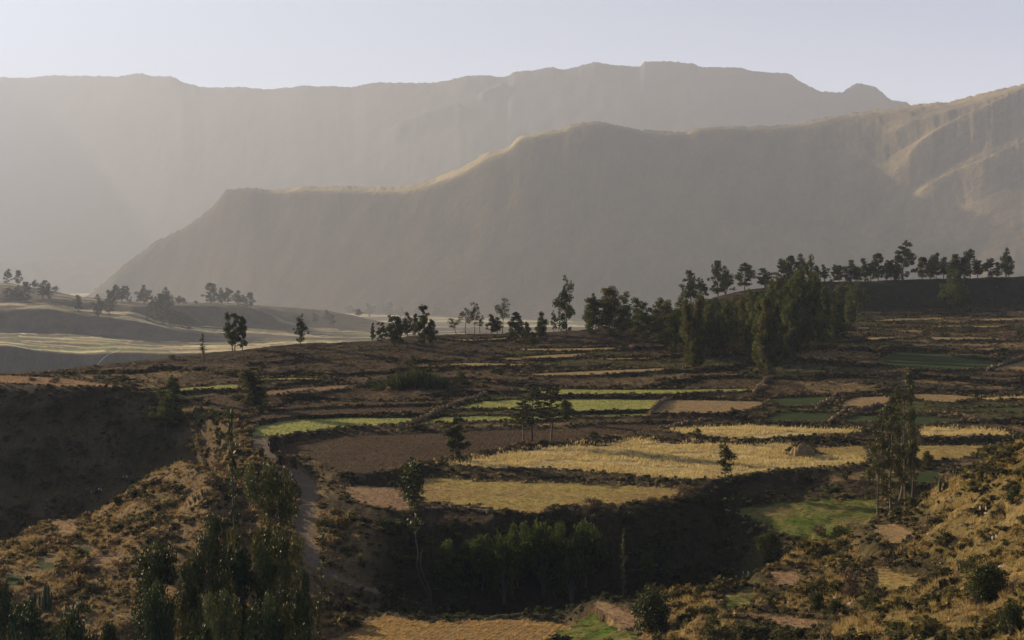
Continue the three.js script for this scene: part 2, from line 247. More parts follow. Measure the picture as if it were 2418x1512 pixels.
const inside = (x, z, p) => { let c = false; for (let i = 0, j = p.length - 1; i < p.length; j = i++) if ((p[i][1] > z) !== (p[j][1] > z) && x < (p[j][0] - p[i][0]) * (z - p[i][1]) / (p[j][1] - p[i][1]) + p[i][0]) c = !c; return c; };
const edgeDist = (x, z, p) => { let b = 1e9; for (let i = 0, j = p.length - 1; i < p.length; j = i++) { const ax = p[j][0], az = p[j][1], dx = p[i][0] - ax, dz = p[i][1] - az, t = clamp(((x - ax) * dx + (z - az) * dz) / (dx * dx + dz * dz || 1)); b = Math.min(b, (x - ax - t * dx) ** 2 + (z - az - t * dz) ** 2); } return Math.sqrt(b); };
const plots = FIELDS.map(([type, fr, pts, label]) => {
  const poly = pts.map((p) => { const q = hit(...FR[fr](p), GB); return [q.x, q.z]; });
  const far = Math.max(...poly.map((p) => -p[1])), near = Math.min(...poly.map((p) => -p[1])); if (far - near > 45 && near < 200) console.log('stretched', label, near | 0, far | 0);
  let cx = 0, cz = 0, ch = 0; const hs = poly.map(([x, z]) => groundAt(x, z, GB)), n = poly.length;
  for (let i = 0; i < n; i++) { cx += poly[i][0] / n; cz += poly[i][1] / n; ch += hs[i] / n; }
  let xx = 0, xz = 0, zz = 0, xh = 0, zh = 0;
  for (let i = 0; i < n; i++) { const x = poly[i][0] - cx, z = poly[i][1] - cz, h = hs[i] - ch; xx += x * x; xz += x * z; zz += z * z; xh += x * h; zh += z * h; }
  const det = xx * zz - xz * xz || 1, q = FT[type][3], gx = clamp((xh * zz - zh * xz) / det, -0.15, 0.15) * q, gz = clamp((zh * xx - xh * xz) / det, -0.15, 0.15) * q;
  const bx = [1e9, -1e9, 1e9, -1e9]; for (const [x, z] of poly) { bx[0] = Math.min(bx[0], x); bx[1] = Math.max(bx[1], x); bx[2] = Math.min(bx[2], z); bx[3] = Math.max(bx[3], z); }
  return { type, poly, label, bx, h: (x, z) => ch + gx * (x - cx) + gz * (z - cz), turn: Math.atan2(poly[1][1] - poly[0][1], poly[1][0] - poly[0][0]) };
});
// tussocky mounds on the near right slope and hollows between them
const BUMPS = [[1645, 1492, 80, 40, 1], [1700, 1440, 40, 34, 1], [1800, 1440, 70, 52, 1], [1905, 1392, 90, 52, 1], [2055, 1425, 90, 52, 1], [1760, 1500, 90, 26, -1], [2080, 1285, 60, 26, 1], [2180, 1215, 60, 22, 1], [1885, 1475, 90, 44, -1], [2110, 1478, 110, 56, -1], [2300, 1300, 90, 40, 1], [2380, 1195, 60, 40, -1], [2230, 1400, 90, 40, 1], [2340, 1430, 120, 40, -1], [300, 1300, 110, 26, 1], [170, 1260, 70, 22, 1], [470, 1180, 90, 24, 1], [560, 1100, 70, 22, 1], [880, 1300, 60, 30, 1], [850, 1250, 50, 20, 1]].map(([px, py, w, h, sgn]) => { const q = hit(px, py, GB); return [q.x, q.z, px2(w, q.d) / 2, sgn * px2(h, q.d)]; });
for (let n = 0; n < NC * NR; n++) if (GD[n] < 290) for (const [bx, bz, r, h] of BUMPS) { const dx = GX[n] - bx, dz = (GZ[n] - bz) * 0.8, e = Math.hypot(dx, dz); if (e < r * 1.6) { const k = 1 + 0.4 * fbm(GX[n] / 4, GZ[n] / 4, 3), t = clamp(1 - (e * k / (r * 1.3)) ** 2); GB[n] += h * t * t * (0.85 + 0.35 * fbm(GX[n] / 1.8, GZ[n] / 1.8, 2)); } }
// the dirt road: a level bed cut into the slope
const ROAD = [[606, 1030], [617, 1046], [614, 1064], [645, 1088], [690, 1108], [722, 1135], [734, 1165], [724, 1200], [717, 1245], [719, 1290], [745, 1335], [800, 1366], [890, 1398], [973, 1421], [1040, 1440]].map((p) => { const q = hit(...p, GB); return [q.x, q.z, q.y]; });
const road = (x, z) => { let b = 1e9, h = 0; for (let i = 0; i < ROAD.length - 1; i++) { const [ax, az, ah] = ROAD[i], dx = ROAD[i + 1][0] - ax, dz = ROAD[i + 1][1] - az, t = clamp(((x - ax) * dx + (z - az) * dz) / (dx * dx + dz * dz)), e = Math.hypot(x - ax - t * dx, z - az - t * dz); if (e < b) { b = e; h = lerp(ah, ROAD[i + 1][2], t); } } return [b, h]; };
const RB = [Math.min(...ROAD.map((p) => p[0])) - 5, Math.max(...ROAD.map((p) => p[0])) + 5, Math.min(...ROAD.map((p) => p[1])) - 5, Math.max(...ROAD.map((p) => p[1])) + 5];
const REACH = 8, GN = new Float32Array(NC * NR).fill(99);
for (let n = 0; n < NC * NR; n++) {
  const x = GX[n], z = GZ[n]; let sw = 0, sh = 0, near = 1e9, own = -1;
  for (let k = 0; k < plots.length; k++) {
    const p = plots[k], b = p.bx;
    if (x < b[0] - REACH || x > b[1] + REACH || z < b[2] - REACH || z > b[3] + REACH) continue;
    const wx = x + 0.5 * n2(x / 3, z / 3), wz = z + 0.5 * n2(x / 3 + 50, z / 3);
    if (inside(wx, wz, p.poly)) { own = k; break; }
    let e = edgeDist(wx, wz, p.poly) - 0.5; if (e < 0) { own = k; break; } if (e > REACH) continue;
    const f = (1 - e / REACH) ** 2 / (e * e + 0.25); sw += f; sh += f * p.h(x, z); near = Math.min(near, e);
  }
  GN[n] = near;
  if (own >= 0) { GF[n] = own; GH[n] = plots[own].h(x, z) + 0.05 * fbm(x / 3, z / 3, 2) + (plots[own].type === 'meadow' ? 0.3 * fbm(x / 6, z / 6, 3) : 0); }
  else if (sw > 0) { GH[n] = (sh + 0.12 * GB[n]) / (sw + 0.12); const bank = Math.exp(-((near - 1.1) ** 2) / 0.7); GH[n] += bank * (0.25 + 0.25 * fbm(x / 2.4, z / 2.4, 3) + 0.15 * n2(x / 11, z / 11)); }
  if (x > RB[0] && x < RB[1] && z > RB[2] && z < RB[3]) {
    const [e, h] = road(x + 0.25 * n2(x / 2, z / 2), z + 0.25 * n2(x / 2 + 9, z / 2));
    if (e < 1.5) { GF[n] = plots.length; GH[n] = h + 0.06 * fbm(x, z, 2); continue; }
    if (e < 4.5 && own < 0) { const t = smooth(1.5, 4.5, e); GH[n] = lerp(h + 0.15, GH[n], t); }
  }
}
const mix3 = (a, b, t) => [lerp(a[0], b[0], t), lerp(a[1], b[1], t), lerp(a[2], b[2], t)];
function wildColor(c, s, x, z) {
  const a = fbm(x / 14, z / 14, 4), b = fbm(x / 3 + 9, z / 3, 3), t = clamp(0.5 + 0.7 * a + 0.35 * b);
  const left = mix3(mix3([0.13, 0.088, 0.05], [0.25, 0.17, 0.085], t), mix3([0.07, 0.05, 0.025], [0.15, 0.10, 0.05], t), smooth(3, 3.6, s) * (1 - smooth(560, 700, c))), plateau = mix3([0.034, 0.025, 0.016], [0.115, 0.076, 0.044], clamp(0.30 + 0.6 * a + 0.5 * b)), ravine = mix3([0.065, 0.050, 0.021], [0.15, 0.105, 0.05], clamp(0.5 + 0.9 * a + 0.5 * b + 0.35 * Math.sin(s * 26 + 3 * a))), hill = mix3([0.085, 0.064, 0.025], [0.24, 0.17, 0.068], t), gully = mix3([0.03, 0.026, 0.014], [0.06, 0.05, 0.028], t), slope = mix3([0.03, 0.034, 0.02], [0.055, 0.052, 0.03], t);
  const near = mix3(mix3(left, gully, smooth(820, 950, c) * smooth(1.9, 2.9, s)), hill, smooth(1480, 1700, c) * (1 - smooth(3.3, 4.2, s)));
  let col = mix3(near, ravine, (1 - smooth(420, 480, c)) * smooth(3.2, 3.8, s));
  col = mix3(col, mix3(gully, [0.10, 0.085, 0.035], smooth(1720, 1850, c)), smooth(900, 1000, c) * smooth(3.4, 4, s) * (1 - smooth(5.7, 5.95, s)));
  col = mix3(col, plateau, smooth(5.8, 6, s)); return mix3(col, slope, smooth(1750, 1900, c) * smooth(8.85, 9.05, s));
}
{ // one sheet of ground, cut into the fields and the unfarmed land between them
  const wild = { i: [] }, own = [...plots, 0].map(() => ({ i: [] }));
  for (let i = 0; i < NC - 1; i++) for (let j = 0; j < NR - 1; j++) {
    const a = i * NR + j, b = a + NR, f = GF[a], to = f >= 0 && GF[b] === f && GF[a + 1] === f && GF[b + 1] === f ? own[f] : wild;
    to.i.push(a, b, a + 1, b, b + 1, a + 1);
  }
  const build = (idx, plot) => {
    const map = new Map(), pos = [], uv = [], col = [], out = [];
    for (const n of idx) {
      let m = map.get(n);
      if (m === undefined) {
        m = pos.length / 3; map.set(n, m); const x = GX[n], z = GZ[n], c = C0 + Math.floor(n / NR) * CS, s = rows[n % NR];
        pos.push(x, GH[n], z);
        if (plot) {
          const ft = FT[plot.type], t = plot.turn + Math.PI / 2, k = ft[4], e = clamp(0.5 + 0.8 * fbm(x / 18 + plot.bx[0], z / 18, 3) + 0.25 * n2(x / 2.5, z / 2.5)), v = 1 + 0.12 * fbm(x / 5, z / 5 + 30, 3);
          uv.push((x * Math.cos(t) + z * Math.sin(t)) / k, (-x * Math.sin(t) + z * Math.cos(t)) / k); const cc = mix3(ft[1], ft[2], e); col.push(cc[0] * v, cc[1] * v, cc[2] * v);
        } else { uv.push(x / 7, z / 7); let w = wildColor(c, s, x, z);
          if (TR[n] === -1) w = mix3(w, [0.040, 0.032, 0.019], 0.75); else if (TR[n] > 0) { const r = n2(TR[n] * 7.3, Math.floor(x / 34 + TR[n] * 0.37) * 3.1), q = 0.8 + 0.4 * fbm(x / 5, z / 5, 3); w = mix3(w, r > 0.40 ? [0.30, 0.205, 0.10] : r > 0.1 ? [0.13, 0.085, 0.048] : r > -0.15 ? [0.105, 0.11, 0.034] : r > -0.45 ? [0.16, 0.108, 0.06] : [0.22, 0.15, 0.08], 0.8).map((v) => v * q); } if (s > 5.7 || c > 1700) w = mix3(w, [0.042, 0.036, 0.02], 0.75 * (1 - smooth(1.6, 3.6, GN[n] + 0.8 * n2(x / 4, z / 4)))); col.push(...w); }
      }
      out.push(m);
    }
    const g = new THREE.BufferGeometry(); g.setAttribute('position', new THREE.Float32BufferAttribute(pos, 3)); g.setAttribute('uv', new THREE.Float32BufferAttribute(uv, 2)); g.setAttribute('color', new THREE.Float32BufferAttribute(col, 3)); g.setIndex(out); g.computeVertexNormals(); return g;
  };
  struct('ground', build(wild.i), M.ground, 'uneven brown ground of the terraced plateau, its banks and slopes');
  struct('dirt_road', build(own[plots.length].i, { type: 'road', turn: 0, bx: [0] }), M.ground, 'narrow dirt road winding down from the plateau corner past the cut bank');
  const FN = { wheat: 'wheat_field', stubble: 'stubble_field', straw: 'straw_field', green: 'crop_field', deep: 'pasture', brown: 'ploughed_field', tan: 'bare_field', rose: 'dry_grass_field', meadow: 'meadow', strip: 'terrace_strip' };
  plots.forEach((p, k) => { if (own[k].i.length) struct(FN[p.type], build(own[k].i, p), M[FT[p.type][0]], p.label); });
}

function segDist(px, py, line) { let best = [1e9, 0, 0]; for (let i = 0; i < line.length - 1; i++) { const [ax, ay] = line[i], dx = line[i + 1][0] - ax, dy = line[i + 1][1] - ay, t = clamp(((px - ax) * dx + (py - ay) * dy) / (dx * dx + dy * dy)), ex = px - ax - t * dx, ey = py - ay - t * dy, e = Math.hypot(ex, ey); if (e < best[0]) best = [e, (dx * ey - dy * ex) > 0 ? 1 : -1, (i + t) / (line.length - 1)]; } return best; }
// ------------------------------------------------------------------ far land: river terraces and low hills on the left, then the valley floor
const FCOL = {
  '-500': [Hh(470, -40), Hh(2024, -75), P(2080, 812), P(2720, 780), P(2808, 722), P(2960, 708), P(3024, 685), P(3280, 655), Hh(3680, 40), Hh(4600, -100), Hh(17000, -104)],
  0: [Hh(470, -40), Hh(2024, -75), P(2080, 817), P(2720, 785), P(2808, 731), P(2960, 715), P(3024, 695), P(3280, 668), Hh(3680, 30), Hh(4600, -100), Hh(17000, -104)],
  100: [Hh(470, -40), Hh(2024, -75), P(2080, 830), P(2720, 787), P(2803, 728), P(2960, 716), P(3024, 703), P(3280, 684), Hh(3680, 30), Hh(4600, -100), Hh(17000, -104)],
  200: [Hh(470, -40), Hh(2024, -75), P(2080, 837), P(2720, 792), P(2792, 745), P(2960, 730), P(3024, 712), P(3280, 703), Hh(3680, 30), Hh(4600, -100), Hh(17000, -104)],
  300: [Hh(470, -40), Hh(2024, -75), P(2080, 833), P(2720, 801), P(2792, 755), P(2960, 735), P(3024, 722), P(3200, 714), Hh(3680, 25), Hh(4600, -100), Hh(17000, -104)],
  400: [Hh(470, -40), Hh(2024, -75), P(2080, 836), P(2720, 806), P(2776, 777), P(3040, 762), P(3136, 722), P(3280, 717), Hh(3680, 25), Hh(4600, -100), Hh(17000, -104)],
  500: [Hh(470, -40), Hh(2024, -75), P(2080, 832), P(2752, 808), P(2800, 790), P(3120, 770), P(3200, 722), P(3328, 717), Hh(3680, 25), Hh(4600, -100), Hh(17000, -104)],
  600: [Hh(470, -40), Hh(2024, -75), P(2080, 828), P(2752, 806), P(2816, 793), P(3136, 774), P(3216, 730), P(3328, 727), Hh(3680, 20), Hh(4600, -100), Hh(17000, -104)],
  680: [Hh(470, -40), Hh(2024, -75), P(2080, 824), P(2752, 800), P(2816, 795), P(3168, 781), P(3216, 768), P(3328, 766), Hh(3680, 15), Hh(4600, -100), Hh(17000, -104)],
  760: [Hh(470, -40), Hh(2024, -75), P(2080, 822), P(2752, 802), P(2816, 799), P(3168, 786), P(3216, 784), P(3328, 782), Hh(3680, 8), Hh(4600, -100), Hh(17000, -104)],
  1000: [Hh(470, -40), Hh(2024, -80), Hh(2080, -10), Hh(2720, -20), Hh(2816, -20), Hh(3168, -25), Hh(3216, -25), Hh(3328, -28), Hh(3680, -32), Hh(4600, -100), Hh(17000, -104)],
  3000: [Hh(470, -40), Hh(2024, -80), Hh(2080, -10), Hh(2720, -20), Hh(2816, -20), Hh(3168, -25), Hh(3216, -25), Hh(3328, -28), Hh(3680, -32), Hh(4600, -100), Hh(17000, -104)],
};
const farGrid = (() => {
  const keys = Object.keys(FCOL).map(Number).sort((a, b) => a - b), nk = 11, sub = [8, 10, 26, 22, 30, 18, 24, 14, 14, 110], rs = [];
  sub.forEach((n, k) => { for (let j = 0; j < n; j++) rs.push(k + j / n); }); rs.push(nk - 1);
  const ld = [], lh = []; for (let k = 0; k < nk; k++) { ld.push(pchip(keys, keys.map((c) => FCOL[c][k][0]))); lh.push(pchip(keys, keys.map((c) => FCOL[c][k][1]))); }
  const c0 = -500, cs = 6, nc = 584, nr = rs.length, pos = [], uv = [], col = [], idx = [], cells = [];
  for (let i = 0; i < nc; i++) {
    const c = c0 + i * cs, ds = [], hs = []; for (let k = 0; k < nk; k++) { ds.push(ld[k](c)); hs.push(lh[k](c)); }
    const f = pchip(ds, hs);
    for (let j = 0; j < nr; j++) {
      const s = rs[j], k = Math.min(nk - 2, Math.floor(s)), d = lerp(ds[k], ds[k + 1], s - k), x = (c - W / 2) / F * d;
      let h = f(d); h += (2.2 * fbm(x / 90, d / 90, 3) + 0.8 * fbm(x / 20, d / 20, 2)) * smooth(2050, 2130, d) * (1 - smooth(3700, 4200, d));
      pos.push(x, h, -d); uv.push(x / 60, d / 60);
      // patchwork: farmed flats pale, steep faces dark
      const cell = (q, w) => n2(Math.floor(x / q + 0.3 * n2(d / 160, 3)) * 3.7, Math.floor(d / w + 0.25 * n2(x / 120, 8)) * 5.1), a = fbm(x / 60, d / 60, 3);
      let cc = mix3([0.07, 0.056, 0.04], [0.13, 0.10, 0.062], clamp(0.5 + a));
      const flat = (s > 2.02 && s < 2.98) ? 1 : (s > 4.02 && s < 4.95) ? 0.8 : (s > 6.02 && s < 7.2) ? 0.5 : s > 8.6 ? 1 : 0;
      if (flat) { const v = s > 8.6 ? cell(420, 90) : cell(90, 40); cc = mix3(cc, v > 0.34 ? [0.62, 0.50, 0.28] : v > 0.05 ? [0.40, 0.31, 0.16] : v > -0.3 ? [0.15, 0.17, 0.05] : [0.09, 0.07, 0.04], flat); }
      col.push(...cc); cells.push([x, h, d]);
    }
  }
  for (let i = 0; i < nc - 1; i++) for (let j = 0; j < nr - 1; j++) { const a = i * nr + j, b = a + nr; idx.push(a, b, a + 1, b, b + 1, a + 1); }
  const g = new THREE.BufferGeometry(); g.setAttribute('position', new THREE.Float32BufferAttribute(pos, 3)); g.setAttribute('uv', new THREE.Float32BufferAttribute(uv, 2)); g.setAttribute('color', new THREE.Float32BufferAttribute(col, 3)); g.setIndex(idx); g.computeVertexNormals();
  struct('valley', g, M.far, 'hazy farmed valley with low terraced hills on the left');
  return { c0, cs, nc, nr, cells };
})();
function hitFar(px, py, from = 30) {
  const [c, m] = sight(px, py), g = farGrid, i = clamp(Math.round((c - g.c0) / g.cs), 0, g.nc - 1);
  for (let j = from; j < g.nr; j++) { const [, h, d] = g.cells[i * g.nr + j]; if (EYE + m * d - h <= 0) return { x: (c - W / 2) / F * d, y: h, z: -d, d }; }
  let bi = 30, bv = -1e9; for (let j = 30; j < g.nr; j++) { const [, h, d] = g.cells[i * g.nr + j], v = (h - EYE) / d; if (d < 3700 && v > bv) { bv = v; bi = j; } }
  const [, h, d] = g.cells[i * g.nr + bi]; return { x: (c - W / 2) / F * d, y: h, z: -d, d };
}

{ // pale track slanting up the shaded cliff of the river terrace
  const pos = [], idx = [], path = [[216, 880], [230, 868], [243, 855], [256, 845], [270, 836], [284, 829]];
  path.forEach((p, i) => { for (const o of [-1.6, 1.6]) { const q = hitFar(p[0] + o, p[1], 8); pos.push(q.x, q.y + 0.8, q.z + 1.5); } if (i) { const a = 2 * i - 2; idx.push(a, a + 1, a + 2, a + 1, a + 3, a + 2); } });
  const g = new THREE.BufferGeometry(); g.setAttribute('position', new THREE.Float32BufferAttribute(pos, 3)); g.setIndex(idx); g.computeVertexNormals();
  struct('track', g, std({ color: new THREE.Color().setRGB(0.42, 0.35, 0.26) }), 'pale track slanting up the shaded river cliff far left');
}
// ------------------------------------------------------------------ mountains: foot, slope and skyline, each a loft with eroded faces
function mountain(name, label, sky, prof, { c0, c1, cs, sub, noise, color, spurs = [], uvm, rim = 0 }) {
  const ks = sky.map((p) => p[0]), top = pchip(ks, sky.map((p) => p[1])), pos = [], uv = [], col = [], idx = [], rs = [];
  sub.forEach((n, k) => { for (let j = 0; j < n; j++) rs.push(k + j / n); }); rs.push(sub.length);
  const nc = Math.round((c1 - c0) / cs) + 1, nr = rs.length;
  for (let i = 0; i < nc; i++) {
    const c = c0 + i * cs, kn = prof(c, top(c), top(c) + rim * n2(c / 14, 1.5) + rim * 0.6 * n2(c / 6, 4) + rim * 0.4 * Math.round(2 * n2(c / 40, 9))), f = pchip(kn.map((q) => q[0]), kn.map((q) => q[1]));
    for (let j = 0; j < nr; j++) {
      const s = rs[j], k = Math.min(kn.length - 2, Math.floor(s)), d = lerp(kn[k][0], kn[k + 1][0], s - k), x = (c - W / 2) / F * d;
      let h = f(d); const env = s < sub.length - 1 ? Math.min(1, s * 1.5) * clamp((sub.length - 1 - s) * 1.2) : clamp(s - sub.length + 1);
      h += env * noise(c, d, x, s);
      for (const sp of spurs) { const py = HORIZON - (h - EYE) * F / d, [e, side, t] = segDist(c, py, sp.line), w = side > 0 ? sp.up : sp.down; if (e < w) h += sp.amp * (1 - e / w) * smooth(1, 0.75, t) * Math.min(1, env * 3 + 0.3); }
      pos.push(x, h, -d); uv.push(x / uvm, d / uvm + h / uvm); col.push(...color(c, s, x, d, h));
    }
  }
  for (let i = 0; i < nc - 1; i++) for (let j = 0; j < nr - 1; j++) { const a = i * nr + j, b = a + nr; idx.push(a, b, a + 1, b, b + 1, a + 1); }
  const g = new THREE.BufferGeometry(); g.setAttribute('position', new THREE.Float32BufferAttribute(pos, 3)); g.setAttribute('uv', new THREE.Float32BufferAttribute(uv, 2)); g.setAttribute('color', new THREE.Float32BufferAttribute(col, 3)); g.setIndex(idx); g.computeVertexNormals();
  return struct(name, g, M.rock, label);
}
const SKY1 = [[120, 760], [200, 705], [245, 668], [300, 620], [340, 592], [370, 570], [430, 540], [470, 515], [510, 480], [540, 446], [600, 445], [640, 449], [720, 441], [800, 440], [900, 441], [950, 440], [1000, 428], [1060, 408], [1110, 385], [1150, 362], [1205, 345], [1225, 325], [1270, 315], [1330, 305], [1345, 296], [1410, 289], [1470, 300], [1540, 310], [1620, 312], [1650, 304], [1750, 300], [1850, 298], [1950, 280], [2050, 265], [2150, 250], [2250, 240], [2330, 222], [2418, 202], [2600, 165], [3000, 120]];
const meanOf = (sky, w) => { const t = pchip(sky.map((p) => p[0]), sky.map((p) => p[1])); return (c) => { let v = 0; for (let k = -8; k <= 8; k++) v += t(c + k * w / 8); return v / 17; }; };
const mean1 = meanOf(SKY1, 260), foot1 = pchip([100, 300, 600, 1300, 2000, 2418, 3000], [9600, 9300, 8100, 6400, 5800, 5250, 4800]), run1 = pchip([100, 260, 540, 700, 1400, 2000, 2418, 3000], [220, 300, 800, 850, 1050, 1050, 1050, 1050]), lip1 = pchip([100, 560, 640, 700, 940, 1100, 1180, 1260, 3000], [5, 5, 7, 9, 13, 14, 8, 5, 5]);
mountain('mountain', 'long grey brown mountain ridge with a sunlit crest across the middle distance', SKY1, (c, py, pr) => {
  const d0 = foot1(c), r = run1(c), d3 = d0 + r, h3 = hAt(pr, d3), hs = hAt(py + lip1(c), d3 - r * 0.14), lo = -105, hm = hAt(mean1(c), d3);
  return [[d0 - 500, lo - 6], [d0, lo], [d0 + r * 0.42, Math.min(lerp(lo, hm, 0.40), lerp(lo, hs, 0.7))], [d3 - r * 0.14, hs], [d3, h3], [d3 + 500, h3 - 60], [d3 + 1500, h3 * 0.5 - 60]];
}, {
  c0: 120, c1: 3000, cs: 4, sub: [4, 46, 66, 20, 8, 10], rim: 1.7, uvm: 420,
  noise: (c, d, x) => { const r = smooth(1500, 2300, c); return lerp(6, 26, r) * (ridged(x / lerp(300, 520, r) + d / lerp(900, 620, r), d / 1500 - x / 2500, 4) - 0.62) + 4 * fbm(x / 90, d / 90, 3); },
  color: (c, s, x, d) => { const a = fbm(x / 240, d / 240, 4) + 0.5 * fbm(x / 40, d / 40, 3) + 1.1 * smooth(1950, 2300, c) * smooth(1.4, 2.2, s); return mix3([0.018, 0.017, 0.012], [0.24, 0.18, 0.095].map((v) => v * lerp(0.55, 1, smooth(1800, 2200, c))), clamp(0.22 + 0.4 * a)).map((v, k) => lerp(v, [0.36, 0.28, 0.14][k], smooth(2.85, 3.1, s) * smooth(560, 700, c) * (1 - 0.6 * smooth(1230, 1400, c)) * (0.6 + 0.4 * clamp(0.5 + a)))); },  // dry grass tone paled on crest and upper right slopes to look sunlit
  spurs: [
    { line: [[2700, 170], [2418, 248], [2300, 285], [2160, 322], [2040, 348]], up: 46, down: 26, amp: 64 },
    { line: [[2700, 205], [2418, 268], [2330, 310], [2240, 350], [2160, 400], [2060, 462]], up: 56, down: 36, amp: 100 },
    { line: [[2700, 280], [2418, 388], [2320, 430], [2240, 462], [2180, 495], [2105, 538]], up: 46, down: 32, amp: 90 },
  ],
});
const SKY2 = [[-700, 190], [-300, 186], [0, 182], [60, 184], [130, 178], [200, 179], [280, 180], [335, 173], [365, 181], [395, 179], [440, 195], [490, 207], [560, 205], [640, 211], [720, 203], [800, 204], [830, 206], [870, 197], [920, 195], [1000, 196], [1060, 190], [1090, 181], [1140, 178], [1195, 181], [1215, 171], [1270, 164], [1305, 160], [1330, 164], [1370, 155], [1405, 147], [1440, 152], [1508, 157], [1520, 147], [1570, 145], [1630, 150], [1650, 157], [1740, 160], [1780, 168], [1860, 175], [1885, 190], [1895, 196], [1910, 205], [1950, 218], [1985, 218], [2000, 208], [2025, 197], [2060, 205], [2085, 222], [2100, 235], [2135, 240], [2150, 250], [2250, 275], [2418, 300], [2800, 330]];
const mean2 = meanOf(SKY2, 400), far2 = pchip([-700, 0, 500, 1200, 2000, 2800], [22500, 19500, 16200, 12800, 11000, 10300]);
mountain('mountain', 'pale blue grey mountain range on the skyline behind the brown ridge', SKY2, (c, py, pr) => {
  const d3 = far2(c), h3 = hAt(pr, d3), h2 = hAt(py, d3), lo = -110, hm = hAt(mean2(c), d3), r = (hm - lo) / 0.8, d0 = d3 - r;
  return [[d0 - 1500, lo], [d0, lo + 5], [d0 + r * 0.45, lerp(lo, hm, 0.38)], [d3 - r * 0.10, lerp(lo, Math.min(h2, hm), 0.90)], [d3, h3], [d3 + 900, h3 - 150]];
}, {
  c0: -700, c1: 2800, cs: 4, sub: [3, 40, 60, 14, 10], rim: 1.3, uvm: 1500,
  noise: (c, d, x) => 14 * (ridged(x / 2300 + d / 3800, d / 5200, 4) - 0.62) + 10 * fbm(x / 300, d / 300, 3),
  color: (c, s, x, d) => { const a = fbm(x / 900, d / 900, 4); return mix3([0.055, 0.055, 0.078], [0.095, 0.09, 0.115], clamp(0.4 + 0.5 * a)); },  // violet tint in the rock colour stands in for distant haze
  spurs: [{ line: [[1190, 212], [1160, 224], [1125, 240]], up: 9, down: 14, amp: 60 }, { line: [[1080, 268], [1020, 288], [960, 306], [900, 330]], up: 14, down: 26, amp: 90 }],
});
mountain('hill', 'faint low hill in the haze at the far left end of the valley', [[-700, 600], [-300, 625], [-100, 618], [0, 622], [120, 614], [260, 620], [400, 640], [520, 668]], (c, py) => {
  const d3 = 15000, h3 = hAt(py, d3); return [[d3 - 900, -115], [d3 - 760, -110], [d3 - 320, lerp(-110, h3, 0.5)], [d3 - 20, h3 - 6], [d3, h3], [d3 + 400, h3 - 120]];
}, { c0: -700, c1: 520, cs: 8, sub: [2, 14, 14, 4, 5], uvm: 600, noise: (c, d, x) => 20 * (ridged(x / 320, d / 500, 3) - 0.6), color: (c, s, x, d) => mix3([0.09, 0.075, 0.06], [0.17, 0.14, 0.10], clamp(0.5 + fbm(x / 200, d / 200, 3))) });
//@@OBJECTS
// ------------------------------------------------------------------ vegetation and small things
const leafMat = new THREE.MeshPhysicalMaterial({ vertexColors: true, roughness: 0.7, specularIntensity: 0.1, transmission: 0.3, thickness: 0, side: THREE.DoubleSide });
const lushMat = new THREE.MeshPhysicalMaterial({ vertexColors: true, roughness: 0.75, specularIntensity: 0.1, transmission: 0.4, thickness: 0, side: THREE.DoubleSide });
const glossMat = new THREE.MeshPhysicalMaterial({ vertexColors: true, roughness: 0.58, specularIntensity: 0.16, transmission: 0.25, thickness: 0, side: THREE.DoubleSide });
const barkTex = grain(128, (u, v) => 0.75 + 0.3 * tiles(u, v, 9, 4));
const barkMat = std({ color: new THREE.Color().setRGB(0.17, 0.13, 0.095), map: barkTex, bumpMap: barkTex, bumpScale: 0.02 });
const paleBark = std({ color: new THREE.Color().setRGB(0.10, 0.085, 0.068), map: barkTex, bumpMap: barkTex, bumpScale: 0.02 });
const stoneMat = std({ color: new THREE.Color().setRGB(0.30, 0.21, 0.125), map: soilTex, bumpMap: soilTex, bumpScale: 0.04 });
const cactusMat = std({ color: new THREE.Color().setRGB(0.06, 0.075, 0.03), roughness: 0.7 });
const V = (x, y, z) => new THREE.Vector3(x, y, z);
function tube(pts, r0, r1, sides = 6) {                                     // a tapered, bending limb
  const pos = [], uv = [], idx = [], n = pts.length, up = V(0, 1, 0), a = V(), b = V(), t = V();
  for (let i = 0; i < n; i++) {
    t.subVectors(pts[Math.min(n - 1, i + 1)], pts[Math.max(0, i - 1)]).normalize(); a.crossVectors(t, Math.abs(t.y) > 0.9 ? V(1, 0, 0) : up).normalize(); b.crossVectors(t, a);
    const r = lerp(r0, r1, i / (n - 1));
    for (let k = 0; k <= sides; k++) { const q = k / sides * T2; pos.push(pts[i].x + r * (Math.cos(q) * a.x + Math.sin(q) * b.x), pts[i].y + r * (Math.cos(q) * a.y + Math.sin(q) * b.y), pts[i].z + r * (Math.cos(q) * a.z + Math.sin(q) * b.z)); uv.push(k / sides, i * 0.7); }
  }
  for (let i = 0; i < n - 1; i++) for (let k = 0; k < sides; k++) { const p = i * (sides + 1) + k, q = p + sides + 1; idx.push(p, q, p + 1, q, q + 1, p + 1); }
  const g = new THREE.BufferGeometry(); g.setAttribute('position', new THREE.Float32BufferAttribute(pos, 3)); g.setAttribute('uv', new THREE.Float32BufferAttribute(uv, 2)); g.setIndex(idx); g.computeVertexNormals(); return g;
}
